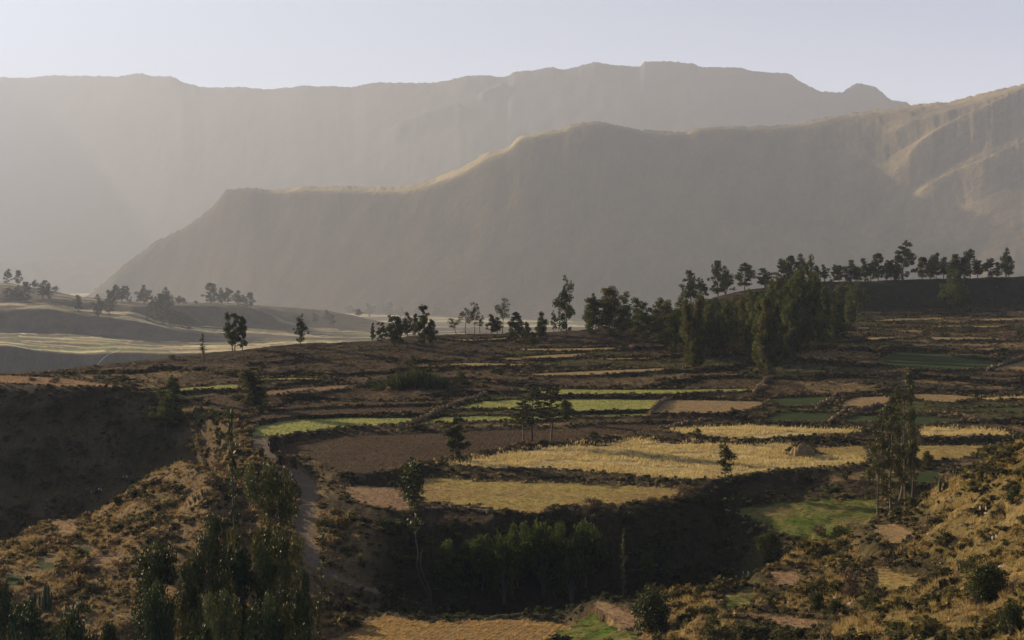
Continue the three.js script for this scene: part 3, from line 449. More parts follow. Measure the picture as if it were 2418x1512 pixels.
function leaves(clumps, size, pal, { droop = 0.4, thin = 0.42 } = {}) {     // clumps: [x, y, z, rx, ry, rz, count]
  const pos = [], col = [], c = V(), a = V(), b = V();
  for (const [x, y, z, rx, ry, rz, n] of clumps) {
    const shade = rr(0.75, 1.25), base = mix3(pal[0], pal[1], rnd());
    for (let i = 0; i < n; i++) {
      const u = rr(-1, 1), ph = rnd() * T2, r = Math.pow(rnd(), 0.45), q = Math.sqrt(1 - u * u);
      c.set(x + rx * r * q * Math.cos(ph), y + ry * r * u, z + rz * r * q * Math.sin(ph));
      a.set(rr(-1, 1), rr(-1, 1) - droop, rr(-1, 1)).normalize(); b.set(rr(-1, 1), rr(-1, 1), rr(-1, 1)).cross(a).normalize();
      const s = size * rr(0.6, 1.3) * 0.5, w = s * thin * rr(0.8, 1.3), v = shade * rr(0.7, 1.35);
      const p = [c.clone().addScaledVector(a, -s), c.clone().addScaledVector(b, w).addScaledVector(a, s * 0.1), c.clone().addScaledVector(a, s), c.clone().addScaledVector(b, -w).addScaledVector(a, s * 0.1)];
      for (const k of [0, 1, 2, 0, 2, 3]) { pos.push(p[k].x, p[k].y, p[k].z); col.push(base[0] * v, base[1] * v, base[2] * v); }
    }
  }
  const g = new THREE.BufferGeometry(); g.setAttribute('position', new THREE.Float32BufferAttribute(pos, 3)); g.setAttribute('color', new THREE.Float32BufferAttribute(col, 3)); return g;
}
const EUC = [[0.036, 0.048, 0.010], [0.085, 0.088, 0.020]], DARKG = [[0.030, 0.042, 0.008], [0.075, 0.078, 0.016]], OLIVE = [[0.060, 0.064, 0.014], [0.135, 0.115, 0.030]], GULLY = [[0.036, 0.056, 0.009], [0.085, 0.105, 0.018]], PINE = [[0.030, 0.040, 0.013], [0.055, 0.060, 0.020]];
function proto(name, parts) { const g = new THREE.Group(); g.name = name; for (const [n, geo, mat] of parts) part(n, geo, mat, g); return g; }
// a eucalyptus one unit tall and about 0.36 wide, scaled when it is planted
function eucalyptus(s, { flat = 0, taper = 0.46, n = 1600, leaf = 0.035, from = 0.28, wide = 0.19, limbs = 22, pal = EUC, mat = leafMat, bark = barkMat, clump = 1, top = 1, stems = 1 } = {}) {
  reseed(s); const wood = [], cl = [];
  for (let st = 0; st < stems; st++) {
    const bx = rr(-0.03, 0.03), bz = rr(-0.03, 0.03), ox = stems > 1 ? rr(-0.07, 0.07) : 0, oz = stems > 1 ? rr(-0.07, 0.07) : 0, ht = (stems > 1 && st ? rr(0.68, 0.95) : 1) * top;
    const at = (t) => V(ox * (0.3 + t) + bx * Math.sin(t * 3.1) + 0.012 * Math.sin(t * 9 + s), t * ht * 0.97, oz * (0.3 + t) + bz * Math.sin(t * 2.6));
    wood.push(tube([0, 0.12, 0.25, 0.4, 0.55, 0.7, 0.85, 1].map(at), 0.014, 0.002, 6));
    const gapA = rnd() * T2, nl = Math.round(limbs / stems);
    for (let i = 0; i < nl; i++) {
      const t = lerp(from, 0.98, (i + rr(0, 0.9)) / nl), az = i * 2.4 + rr(-0.6, 0.6); if (Math.cos(az - gapA) > 0.75 && rnd() < 0.6) continue;
      const tt = (t - from) / (1.02 - from), prof = flat ? Math.pow(Math.sin(Math.PI * clamp(tt * 0.78 + 0.22)), 0.7) : Math.pow(1 - tt, taper) * (0.5 + 0.5 * Math.min(1, tt * 4.5)) * rr(0.7, 1.15), L = wide * prof * rr(0.45, 1.15), el = rr(0.2, 0.85), p0 = at(t);
      const tip = V(p0.x + L * Math.cos(az), p0.y + L * Math.tan(el) * 0.75, p0.z + L * Math.sin(az)); if (tip.y > top) tip.y = top - rnd() * 0.03;
      const mid = p0.clone().lerp(tip, 0.5); mid.y -= L * 0.08; wood.push(tube([p0, mid, tip], 0.0045 * (1.2 - t * 0.8), 0.0012, 4));
      const r = clump * rr(0.024, 0.066) * (0.55 + 0.6 * prof);
      cl.push([tip.x, tip.y, tip.z, r, r * rr(0.8, 1.5), r, 1]); if (rnd() < 0.75) cl.push([lerp(p0.x, tip.x, 0.55), lerp(p0.y, tip.y, 0.55) + rr(-0.01, 0.02), lerp(p0.z, tip.z, 0.55), r * 0.8, r * rr(0.7, 1.2), r * 0.8, 0.6]);
    }
    const p = at(0.99); cl.push([p.x, p.y, p.z, 0.02, 0.045, 0.02, 0.5]);
  }
  const tot = cl.reduce((a, c) => a + c[6] * c[3] * c[3], 0); for (const c of cl) c[6] = Math.max(4, Math.round(n * c[6] * c[3] * c[3] / tot));
  return proto('eucalyptus', [['trunk', mergeGeometries(wood), bark], ['crown', leaves(cl, leaf, pal), mat]]);
}
function pine(s, n = 2600) {
  reseed(s); const wood = [tube([0, 0.3, 0.6, 1].map((t) => V(0.01 * Math.sin(t * 5 + s), t * 0.98, 0.01 * Math.cos(t * 4))), 0.013, 0.002, 6)], cl = [];
  for (let i = 0; i < 34; i++) {
    const t = lerp(0.33, 0.98, i / 34), az = i * 2.4 + rr(-0.4, 0.4), L = 0.23 * Math.pow(1 - t, 0.55) * rr(0.6, 1.2) + 0.02, p0 = V(0, t * 0.97, 0), tip = V(L * Math.cos(az), p0.y + L * rr(0.05, 0.45), L * Math.sin(az));
    wood.push(tube([p0, tip], 0.004, 0.001, 4));
    for (const q of [0.45, 0.75, 1]) cl.push([tip.x * q, lerp(p0.y, tip.y, q), tip.z * q, 0.034 * rr(0.8, 1.3), 0.016, 0.034 * rr(0.8, 1.3), 1]);
  }
  const each = Math.round(n / cl.length); for (const c of cl) c[6] = each;
  return proto('pine_tree', [['trunk', mergeGeometries(wood), barkMat], ['crown', leaves(cl, 0.034, PINE, { droop: -0.5, thin: 0.3 }), leafMat]]);
}
// a bush one unit wide and one unit tall
function bush(s, { n = 900, leaf = 0.09, pal = DARKG, lumps = 16, mat = leafMat, stem = 0 } = {}) {
  reseed(s); const cl = [], wood = [];
  for (let i = 0; i < lumps; i++) {
    const az = i * 2.4 + rr(-0.5, 0.5), u = rr(0, 1), r = rr(0.13, 0.24), q = Math.sqrt(1 - u * u * 0.9) * rr(0.5, 1);
    const x = 0.36 * q * Math.cos(az), z = 0.36 * q * Math.sin(az), y = stem + (1 - stem) * (0.16 + 0.66 * u);
    cl.push([x, y, z, r, r * 0.9 * (1 - stem * 0.4), r, Math.round(n / lumps)]); wood.push(tube([V(x * 0.1, 0, z * 0.1), V(x * 0.4, y * 0.6, z * 0.4), V(x, y, z)], 0.02, 0.005, 4));
  }
  return proto(stem ? 'small_tree' : 'bush', [[stem ? 'trunk' : 'stem', mergeGeometries(wood), barkMat], [stem ? 'crown' : 'foliage', leaves(cl, leaf, pal, { droop: 0 }), mat]]);
}
const PR = {
  near: [1, 2, 3, 4].map((k) => eucalyptus(k + 20, { n: 9000, leaf: 0.030, from: 0.12 + 0.04 * k, wide: 0.36, limbs: 15 + 2 * k, mat: glossMat, pal: k % 2 ? OLIVE : DARKG, clump: 2.1, stems: k > 2 ? 2 : 1 })),
  mid: [1, 2, 3, 4, 5].map((k) => eucalyptus(k + 40, { taper: 0.6, n: 5200, leaf: 0.036, from: 0.03 + 0.05 * (k % 3), wide: 0.2, limbs: 30, clump: 1.45, stems: k > 3 ? 2 : 1 })),
  grove: [1, 2, 3, 4].map((k) => eucalyptus(k + 60, { n: 6500, leaf: 0.036, from: 0.02, wide: 0.21, limbs: 36, clump: 1.7, pal: k === 2 ? OLIVE : [[0.046, 0.062, 0.013], [0.11, 0.118, 0.028]], mat: lushMat, stems: k > 2 ? 2 : 1 })),
  far: [1, 2, 3, 4, 5].map((k) => eucalyptus(k + 80, { taper: 0.72, n: 3000, leaf: 0.045, from: 0.02 + 0.03 * k, wide: 0.25, limbs: 34, clump: 1.5, stems: k % 2 ? 2 : 1 })),
  bare: [1, 2].map((k) => eucalyptus(k + 100, { flat: 1, n: 1300, leaf: 0.04, from: 0.42, wide: 0.2, limbs: 18, clump: 1.3 })),
  tall: [1, 2].map((k) => eucalyptus(k + 120, { n: 4600, leaf: 0.026, from: 0.16, wide: 0.24, limbs: 34, mat: glossMat, clump: 0.95, pal: OLIVE })),
  thin: [1, 2].map((k) => eucalyptus(k + 140, { n: 1200, leaf: 0.022, from: 0.25, wide: 0.06, limbs: 26, mat: glossMat, clump: 0.6, pal: OLIVE })),
  gully: [1, 2, 3].map((k) => eucalyptus(k + 300, { n: 2600, leaf: 0.055, flat: 1, from: 0.12, wide: 0.27, limbs: 26, clump: 1.9, pal: GULLY, mat: lushMat })),
  gbush: [1, 2, 3].map((k) => bush(k + 320, { n: 1500, leaf: 0.085, lumps: 22, stem: 0.16, pal: GULLY, mat: lushMat })),
  pine: [1, 2, 3].map((k) => pine(k + 160)),
  cone: [1].map((k) => eucalyptus(k + 180, { n: 3000, leaf: 0.04, from: 0.12, wide: 0.26, limbs: 34, clump: 1.35, pal: DARKG })),
  bush: [1, 2, 3].map((k) => bush(k + 200, { pal: k === 2 ? OLIVE : DARKG })),
  big: [1, 2].map((k) => bush(k + 220, { n: 5200, leaf: 0.055, lumps: 34, pal: DARKG, mat: glossMat })),
  stemmed: [1].map((k) => bush(k + 240, { n: 4200, leaf: 0.05, lumps: 30, stem: 0.22, pal: DARKG })),
  brown: [1, 2].map((k) => bush(k + 260, { n: 900, leaf: 0.1, pal: [[0.12, 0.08, 0.045], [0.22, 0.15, 0.08]] })),
};
let turn = 0;
function plant(kind, at, h, w, name, label, category, group, lean = 0) {    // h, w in metres
  const list = PR[kind], o = list[turn++ % list.length].clone(), ref = kind === 'bush' || kind === 'big' || kind === 'brown' || kind === 'stemmed' || kind === 'gbush' ? 1 : kind === 'thin' ? 0.16 : kind === 'cone' ? 0.56 : kind === 'near' ? 0.62 : kind === 'gully' ? 0.6 : 0.37;
  o.name = numbered(name); o.position.set(at.x, at.y - 0.1, at.z); const sx = w / ref * (kind === 'grove' ? 1.22 : kind === 'far' ? 1.18 : 1); o.scale.set(sx, h, sx); o.rotation.set(0, turn * 2.39, lean); scene.add(o); return tag(o, label, category, group);
}
const px2m = (px, d) => px * d / F;
// [x of the foot, row of the foot, height, width] in picture units, standing where that line of sight meets the ground
function trees(fr, kind, list, label, group, { name = 'eucalyptus', category = 'tree', far = false, lean = 0, sc = 1 } = {}) {
  const ORD = ['first', 'second', 'third', 'fourth', 'fifth', 'sixth', 'seventh', 'eighth', 'ninth', 'tenth', 'eleventh', 'twelfth', 'thirteenth', 'fourteenth', 'fifteenth', 'sixteenth', 'seventeenth', 'eighteenth', 'nineteenth', 'twentieth', 'twenty first', 'twenty second', 'twenty third', 'twenty fourth', 'twenty fifth', 'twenty sixth', 'twenty seventh', 'twenty eighth'], inRow = list.map((t) => t[0]).sort((a, b) => a - b);
  for (const [zx, zy, zh, zw, own, ln] of list) {
    const [x, y] = FR[fr]([zx, zy]), k = fr === 'W' ? 1 : 0.3336 * (fr === 'A' || fr === 'B' ? 0.75 : 1), q = far ? hitFar(x, y) : hit(x, y);
    plant(kind, q, px2m(zh * k, q.d) * sc, px2m(zw * k, q.d) * sc, name, own || label.replace('#', ORD[inRow.indexOf(zx)]), category, own ? undefined : group, ln ?? lean);
  }
}
function atDepth(px, d) { const x = (px - W / 2) / F * d; return { x, z: -d, y: groundAt(x, -d), d }; }
function treeTo(kind, px, d, topPy, w, label, { name = 'eucalyptus', category = 'tree', lean = 0 } = {}) { const q = atDepth(px, d); plant(kind, q, EYE + sight(px, topPy)[1] * d - q.y, px2m(w, d), name, label, category, undefined, lean); }

// --- hazy trees on the low hills far left
trees(1, 'far', [[48, 242, 105, 50], [128, 240, 105, 55], [240, 250, 60, 40], [420, 290, 50, 60], [485, 310, 45, 50], [390, 285, 40, 50], [180, 380, 150, 90], [120, 365, 110, 80], [60, 355, 80, 60], [300, 355, 135, 80], [345, 355, 120, 60]], 'hazy tree on the upper left hill, # from the left edge', 'hazy trees on the upper left hill', { far: true });
trees(1, 'far', [[680, 345, 70, 60], [760, 355, 110, 70], [820, 380, 130, 60], [860, 382, 120, 60], [905, 375, 120, 60], [940, 355, 100, 40], [1020, 390, 140, 80], [1050, 375, 100, 60], [1260, 390, 60, 50], [1300, 390, 50, 50]], 'hazy tree in the backlit row on the low left hills, # from its left', 'backlit row on the crest of the low left hills', { far: true });
trees(1, 'far', [[1490, 388, 150, 90, 'large rounded hazy tree at the left end of the row on the dark knoll'], [1570, 392, 120, 60], [1610, 392, 120, 70], [1680, 400, 110, 60], [1730, 410, 90, 50], [1770, 414, 110, 60]], 'hazy tree in the row on the dark knoll, # from its left', 'row of trees on the dark knoll', { far: true });
trees(1, 'far', [[700, 485, 170, 60], [770, 475, 190, 80], [555, 455, 130, 70, 'lone hazy tree on the lit green strip left of the paired hill trees'], [1090, 505, 180, 90], [1140, 535, 220, 110], [1185, 475, 210, 80], [1230, 545, 110, 90], [1290, 560, 120, 110], [1340, 570, 90, 90]], 'hazy tree on the lit green shelf of the left hills, # from its left', 'trees on the green shelf of the left hills', { far: true });
trees(1, 'bush', [[1385, 388, 25, 40], [1040, 512, 45, 30], [1160, 545, 30, 40]], 'small hazy bush on the low left hills, # from the left', 'hazy bushes on the left hills', { far: true, name: 'bush', category: 'bush' });
trees('W', 'far', [[744, 768, 26, 14], [770, 755, 22, 13], [784, 768, 25, 16], [826, 742, 22, 20], [846, 748, 18, 18], [873, 748, 32, 26], [900, 744, 22, 18], [920, 748, 34, 20], [945, 750, 26, 18], [985, 752, 24, 14], [1030, 748, 26, 18], [1060, 744, 18, 13], [1270, 742, 32, 16], [1290, 748, 22, 14]], 'faint hazy tree on the pale valley floor, # from the left', 'faint trees on the valley floor', { far: true });
// --- dark trees along the far edge of the terraces
trees(1, 'thin', [[1440, 790, 200, 70, 'slender dark tree leaning right, leftmost on the far rim of the terraces', -0.06]], '', '');
trees(1, 'mid', [[1650, 718, 280, 120, 'tall dark twin topped tree on the far rim between two smaller ones'], [1715, 715, 245, 85, 'thinner tree touching the right of the twin topped tree on the far rim']], '', '');
trees(1, 'cone', [[2125, 688, 225, 130, 'dark egg shaped tree alone on the far rim against the pale valley']], '', '');
trees(2, 'mid', [[220, 640, 130, 50, 'small thin tree at the left end of the clump on the far rim'], [285, 660, 150, 80], [370, 692, 230, 110], [400, 692, 220, 80], [465, 625, 180, 90], [520, 610, 160, 70], [590, 682, 300, 130, 'tallest tree of the dense clump on the far rim, with a narrow top'], [640, 692, 200, 90]], 'dark tree in the dense clump on the far rim, # from its left', 'dense clump on the far rim');
trees(2, 'bare', [[810, 592, 120, 80, 'small tree leaning left at the left end of the open thin trunked clump', 0.25], [880, 584, 180, 90], [940, 584, 225, 70, 'tall thin trunked tree with a single high tuft, in the open clump'], [980, 575, 130, 70], [1140, 585, 250, 90, 'high tufted tree with a bare trunk rising over the middle of the open clump']], 'thin trunked tree in the open clump on the far rim, # from its left', 'open clump of thin trunked trees on the far rim');
trees(2, 'mid', [[1060, 584, 140, 90], [1100, 592, 120, 90], [1230, 602, 160, 130], [1280, 622, 100, 80], [1210, 642, 80, 70], [1310, 642, 130, 70], [1410, 652, 210, 100], [1350, 692, 110, 80]], 'low bushy tree left of the big pyramidal tree, # from the left among them', 'low bushy trees left of the pyramidal tree');
trees(2, 'cone', [[1595, 630, 430, 200, 'big dark pyramidal tree standing apart left of the grove'], [1500, 560, 150, 70, 'small leafy tree tucked under the left side of the big pyramidal tree']], '', '');
trees(2, 'grove', [[1780, 602, 290, 110, 'narrow tree at the left end of the row before the grove'], [1900, 612, 340, 150, 'broad tallest tree of the row just left of the grove'], [1970, 612, 300, 120, 'tree against the right side of the broad tree left of the grove'], [2110, 625, 280, 130, 'olive green tree between the broad tree and the tall grove edge']], '', '');
// --- trees on the ridge at upper right
trees(3, 'far', [[60, 470, 255, 110, 'leftmost brown tree on the right hand ridge, with a pointed top'], [130, 450, 180, 90], [250, 415, 262, 110, 'tallest of the three close trees on the bare part of the ridge'], [310, 412, 210, 100, 'middle one of the three close trees on the bare part of the ridge'], [440, 402, 200, 110, 'round topped tree, right one of the three on the bare part of the ridge'], [590, 432, 150, 110], [700, 402, 200, 110], [770, 402, 210, 100], [840, 392, 215, 100]], 'brown tree on the ridge behind the grove, # from the left end', 'ridge trees behind the grove');
trees(3, 'far', [[945, 372, 120, 60], [1010, 352, 125, 60], [1070, 372, 130, 70], [1110, 382, 120, 60], [1190, 392, 170, 120, 'rounded dark tree on the ridge right of the grove tops'], [1240, 372, 110, 70], [1295, 372, 170, 90], [1330, 372, 140, 70], [1385, 367, 200, 90], [1440, 372, 150, 80], [1480, 372, 150, 80], [1520, 372, 150, 60], [1555, 374, 295, 130, 'tallest tree of the right hand ridge row, with open branches'], [1700, 367, 165, 90], [1750, 362, 150, 80], [1800, 362, 190, 90], [1850, 362, 160, 80], [1900, 362, 140, 80], [1930, 362, 180, 90], [1990, 357, 170, 90], [2040, 357, 215, 100], [2090, 352, 130, 70], [2180, 347, 140, 110, 'rounded low tree second from the right end of the ridge row'], [2230, 347, 110, 60], [2290, 342, 215, 80, 'narrow pointed tree at the right end of the ridge row'], [2312, 346, 150, 70]], 'brown tree in the backlit row on the right hand ridge, # from its left', 'backlit row along the right hand ridge');
// --- the dense grove
trees(3, 'grove', [[60, 900, 330, 120], [-60, 880, 300, 120], [-120, 850, 330, 130], [10, 800, 320, 120], [-160, 780, 280, 110], [260, 800, 270, 120], [420, 790, 300, 120], [940, 705, 360, 100], [1010, 725, 300, 100], [1120, 560, 170, 90], [1160, 545, 140, 70], [150, 660, 170, 100], [220, 685, 190, 100], [300, 705, 210, 110], [380, 722, 230, 110], [460, 725, 240, 100], [540, 762, 320, 110], [640, 822, 490, 110], [740, 802, 420, 110], [840, 762, 440, 110], [1040, 785, 330, 100], [1000, 822, 440, 110], [950, 842, 480, 110], [900, 852, 520, 110], [860, 882, 560, 120], [800, 882, 580, 120], [430, 872, 380, 120], [350, 882, 360, 110], [280, 902, 340, 110], [200, 882, 380, 120], [120, 902, 400, 110], [760, 935, 600, 120], [700, 905, 540, 120], [80, 982, 200, 80], [30, 965, 440, 110, 'tree at the lower left corner of the dense grove'], [520, 955, 500, 110], [650, 1025, 480, 90], [560, 1015, 560, 110, 'front tree at the foot of the dense grove with a ragged crown'], [600, 1035, 540, 110], [860, 860, 640, 110, 'tallest tree of the dense grove, rising over its middle'], [160, 780, 300, 90], [480, 860, 360, 100], [700, 860, 500, 120], [330, 800, 260, 100], [1080, 820, 300, 90], [1110, 780, 240, 90]], 'tree inside the dense dark grove on the right', 'dense dark grove on the right');
trees(3, 'bare', [[1243, 745, 375, 140, 'loose leafed tree on a bare trunk at the right end of the grove']], '', '');
trees(3, 'grove', [[1190, 705, 290, 70, 'low leafy tree between the grove and the bare trunked tree'], [1925, 605, 335, 140, 'lone columnar tree before the dark slope of the ridge at upper right'], [105, 985, 130, 90, 'small pale sapling at the foot of the grove, left part']], '', '');
// --- middle distance single trees
trees('W', 'pine', [[1257, 1041, 135, 90, 'broad pine in the middle of the row beside the ploughed field'], [1302, 1042, 138, 80, 'pine on a bare trunk, right one of the row beside the ploughed field'], [1234, 1042, 100, 60, 'smaller pine at the left of the row beside the ploughed field']], '', '', { name: 'pine_tree' });
trees('W', 'stemmed', [[1336, 992, 52, 42, 'small round dark tree just right of the pines']], '', '', { name: 'small_tree' });
trees('W', 'mid', [[1080, 1086, 108, 60, 'lone dark tree leaning right at the corner of the ploughed field', -0.07]], '', '');
trees('W', 'cone', [[1711, 1130, 92, 60, 'lone conical tree standing in the large wheat field']], '', '');
trees('W', 'grove', [[394, 1020, 100, 56, 'dark tree at the rim of the ravine, left of the brushy spur top'], [405, 945, 60, 34, 'smaller tree behind the one at the ravine rim'], [585, 956, 82, 56, 'dark tree at the corner of the plateau beside the green field'], [612, 958, 50, 40, 'low tree close to the right of the plateau corner tree']], '', '');
// the tall slim tree of the gully, on its bent trunk, and the bare trunk beside it
{
  const D = 197.5, at = (px, py, dd = 0) => V((sight(px, py)[0] - W / 2) / F * (D + dd), EYE + sight(px, py)[1] * (D + dd), -(D + dd)), foot = atDepth(1010, D);
  const make = (path, name, label, crown) => {
    const g = new THREE.Group(); g.name = numbered(name); const o = V(foot.x, foot.y, foot.z), pts = path.map((p) => at(...p).sub(o)); g.position.copy(o);
    const curve = new THREE.CatmullRomCurve3(pts).getPoints(24); reseed(901);
    part('trunk', tube(curve, 0.17, crown ? 0.025 : 0.05, 7), crown ? paleBark : paleBark, g);
    if (crown) { const cl = []; for (const [px, py, r, n] of crown) { const p = at(px, py, rr(-1, 1)).sub(o); cl.push([p.x, p.y, p.z, r, r * 1.1, r, n]); } part('crown', leaves(cl, 0.42, DARKG), glossMat, g); }
    scene.add(g); return tag(g, label, 'tree');
  };
  make([[1011, 1436], [1009, 1400], [994, 1370], [985, 1338], [988, 1308], [982, 1270], [980, 1220], [976, 1160], [972, 1110], [970, 1086]], 'eucalyptus', 'slim tall tree on a bent pale trunk at the left end of the dark gully', [[972, 1092, 0.6, 60], [965, 1105, 0.9, 120], [982, 1112, 0.8, 110], [960, 1128, 0.9, 130], [978, 1132, 1.0, 160], [990, 1140, 0.7, 90], [958, 1150, 0.9, 120], [975, 1155, 0.9, 120], [988, 1160, 0.6, 70], [965, 1170, 0.7, 80], [980, 1180, 0.7, 70], [970, 1192, 0.6, 50], [985, 1212, 0.55, 40], [968, 1222, 0.55, 40], [990, 1235, 0.6, 46], [970, 1240, 0.5, 34], [982, 1250, 0.5, 30]]);
  make([[1017, 1434], [1015, 1398], [1003, 1368], [994, 1340], [995, 1312], [999, 1296]], 'dead_tree', 'bare curved pale trunk beside the slim tall tree in the gully');
}
// --- gully trees: tops in the sun, feet in the shade
{
  const list = [[1060, 1278, 60], [1090, 1292, 66], [1112, 1272, 60], [1140, 1266, 62], [1168, 1282, 56], [1190, 1252, 62], [1222, 1240, 66], [1256, 1246, 60], [1284, 1222, 72], [1318, 1240, 56], [1350, 1246, 50], [1384, 1220, 66], [1414, 1262, 46], [1075, 1300, 50], [1235, 1272, 60], [1475, 1238, 34], [1530, 1284, 40], [1150, 1300, 60], [1310, 1276, 60]];
  const GO = ['first', 'second', 'third', 'fourth', 'fifth', 'sixth', 'seventh', 'eighth', 'ninth', 'tenth', 'eleventh', 'twelfth', 'thirteenth', 'fourteenth', 'fifteenth', 'sixteenth', 'seventeenth', 'eighteenth', 'nineteenth'], order = list.map((_, i) => i).sort((a, b) => list[a][0] - list[b][0]);
  list.forEach(([px, py, w], i) => { const d = i === 15 ? 195   : 202 + (i * 7 % 5), q = atDepth(px, d), h = (EYE + sight(px, py)[1] * d - q.y) * 1.0; if (h > 1) plant(i === 15 ? 'thin' : i % 3 ? 'gbush' : 'gully', q, h * (i % 3 === 1 ? 0.95 : 1), px2m(w * (i === 15 ? 0.8 : i % 3 ? 1.25 : 1.1), d), i === 15 || i % 3 === 0 ? 'eucalyptus' : 'small_tree', i === 15 ? 'thin pale leafed sapling alone at the right of the gully trees' : i === 8 ? 'tallest of the green trees along the gully bank' : `green tree in the row along the shaded gully bank, ${GO[order.indexOf(i)]} from its left`, 'tree', i === 15 || i === 8 ? undefined : 'green trees along the gully bank'); });
}
// --- the tall group at right and its neighbours
treeTo('tall', 2142, 222, 868, 62, 'tallest poplar like eucalyptus on the right, with a dark crown top');
treeTo('tall', 2107, 220, 925, 80, 'second tall eucalyptus of the right hand group, left of the tallest');
treeTo('thin', 2128, 224, 985, 50, 'slender tree between the two tall eucalyptus on the right');
treeTo('tall', 2076, 218, 990, 62, 'leftmost and lowest tree of the tall right hand group');
treeTo('thin', 2160, 226, 1000, 46, 'slim tree at the right side of the tallest eucalyptus');
treeTo('stemmed', 1990, 186, 1236, 78, 'dense dark bushy tree on short stems beside the bare knoll', { name: 'small_tree' });
treeTo('stemmed', 1817, 204, 1252, 88, 'dark bush with a thin stem in front of the green meadow', { name: 'small_tree' });
trees('W', 'grove', [[2188, 1108, 44, 20, 'small sapling below the straw field right of the tall eucalyptus']], '', '');
// --- near trees at lower left
treeTo('near', 478, 132, 1198, 130, 'dark tree with the highest top of the lower left group');
treeTo('thin', 545, 150, 945, 50, 'very tall skinny tree with sparse leaves rising over the brushy spur');
treeTo('near', 690, 138, 1098, 140, 'tall dark tree leaning right over the road at lower left', { lean: -0.1 });
treeTo('near', 372, 136, 1268, 140, 'rounded dark tree at the left of the lower left group');
treeTo('near', 452, 124, 1310, 100, 'dark tree in the middle front of the lower left group');
treeTo('near', 565, 130, 1315, 130, 'dark tree right of the middle of the lower left group');
treeTo('near', 655, 128, 1270, 140, 'dark tree in front of the leaning one by the road');
treeTo('near', 360, 118, 1372, 110, 'low leafy tree at the bottom edge, left of the lower left group');
treeTo('near', 700, 122, 1330, 90, 'dark tree at the right side of the lower left group by the road');
treeTo('thin', 735, 150, 1235, 44, 'thin young tree leaning beside the road bend', { lean: -0.12 });
treeTo('near', 520, 116, 1400, 110, 'low tree at the bottom edge below the lower left group');
treeTo('near', 630, 116, 1392, 120, 'spreading tree at the bottom edge, right end of the lower left group');
treeTo('near', 8, 128, 1350, 90, 'dark tree cut by the left edge at the bottom corner');
treeTo('near', 60, 118, 1440, 120, 'low olive tree in the bottom left corner');
treeTo('big', 470, 118, 1440, 170, 'broad dark bush in the middle of the lower left trees', { name: 'bush', category: 'bush' });
treeTo('big', 615, 118, 1435, 180, 'broad dark bush at the foot of the leaning tree by the road', { name: 'bush', category: 'bush' });
treeTo('big', 375, 118, 1455, 150, 'broad dark bush at the bottom edge, left end of the lower left trees', { name: 'bush', category: 'bush' });
treeTo('big', 705, 120, 1452, 130, 'broad dark bush at the bottom edge beside the road bend', { name: 'bush', category: 'bush' });
treeTo('big', 250, 150, 1452, 64, 'medium dark bush on the brushy slope left of the lower left trees', { name: 'bush', category: 'bush' });
treeTo('big', 168, 128, 1402, 150, 'big round dark bush at lower left beside the cacti', { name: 'bush', category: 'bush' });
treeTo('bush', 540, 142, 1205, 60, 'dark bushy tree behind the highest of the lower left group', { name: 'small_tree' });
// --- bushes that stand alone
const B1 = (px, py, w, h, label, kind = 'bush', group) => trees('W', kind, [[px, py, h, w]], label, group, { name: 'bush', category: 'bush' });
treeTo('big', 1540, 152, 1378, 112, 'big round dark bush at the bottom edge right of centre', { name: 'bush', category: 'bush' });
treeTo('big', 1658, 158, 1378, 42, 'round dark bush on the slope above the bare reddish plot', { name: 'bush', category: 'bush' });
B1(652, 1036, 30, 16, 'largest bush on the bank below the left green field'); B1(690, 1030, 16, 9, 'bush on the bank of the left green field, second from its left end'); B1(728, 1024, 14, 13, 'round bush in the middle of the bank below the left green field'); B1(792, 1018, 10, 11, 'small round bush right of the middle of the left green field bank'); B1(815, 1014, 8, 10, 'tiny bush at the right of the left green field bank');
B1(1403, 1034, 32, 20, 'olive round bush at the top corner of the large wheat field'); B1(1362, 1040, 14, 10, 'small dark bush left of the wheat corner bush'); B1(1286, 1046, 28, 12, 'low bush at the foot of the pines'); B1(1646, 1030, 28, 24, 'round dark bush at the front of the narrow wheat strip'); B1(1731, 975, 26, 16, 'dark bush at the right corner of the pinkish tan field'); B1(1755, 1136, 34, 20, 'round bush just right of the lone conical tree'); B1(1998, 1134, 44, 30, 'large dark round bush at the right end of the large wheat field'); B1(1860, 1128, 24, 10, 'low bush on the bank midway along the front of the wheat field'); B1(1042, 1092, 24, 20, 'dark bush near the left tip of the wheat field');
B1(1920, 1050, 30, 22, 'dark bush on top of the earth mound'); B1(2232, 796, 38, 14, 'round olive bush on the upper right terraces'); B1(2186, 790, 30, 11, 'dark low bush left of the olive bush on the upper right terraces'); B1(2410, 800, 30, 26, 'bush at the right edge on the upper right terraces'); B1(2370, 745, 22, 12, 'bush below the dark slope near the right edge'); B1(2210, 742, 26, 12, 'bush at the foot of the dark slope left of the columnar tree'); B1(1815, 905, 30, 22, 'brown dry bush on the stony corner in the middle of the terraces', 'brown'); B1(1800, 922, 24, 14, 'smaller brown bush on the stony corner in the middle', 'brown'); B1(1148, 944, 34, 22, 'dark bush at the top end of the diagonal wall'); B1(2065, 836, 20, 14, 'dark bush at the rounded end of the dark pasture'); B1(2143, 836, 6, 7, 'tiny dark bush in the dark pasture, left one'); B1(2183, 836, 6, 6, 'tiny dark bush in the dark pasture, middle one'); B1(2252, 843, 10, 5, 'tiny dark bush in the dark pasture, right one'); B1(349, 905, 11, 11, 'small round yellow bush on the far left terraces', 'brown');
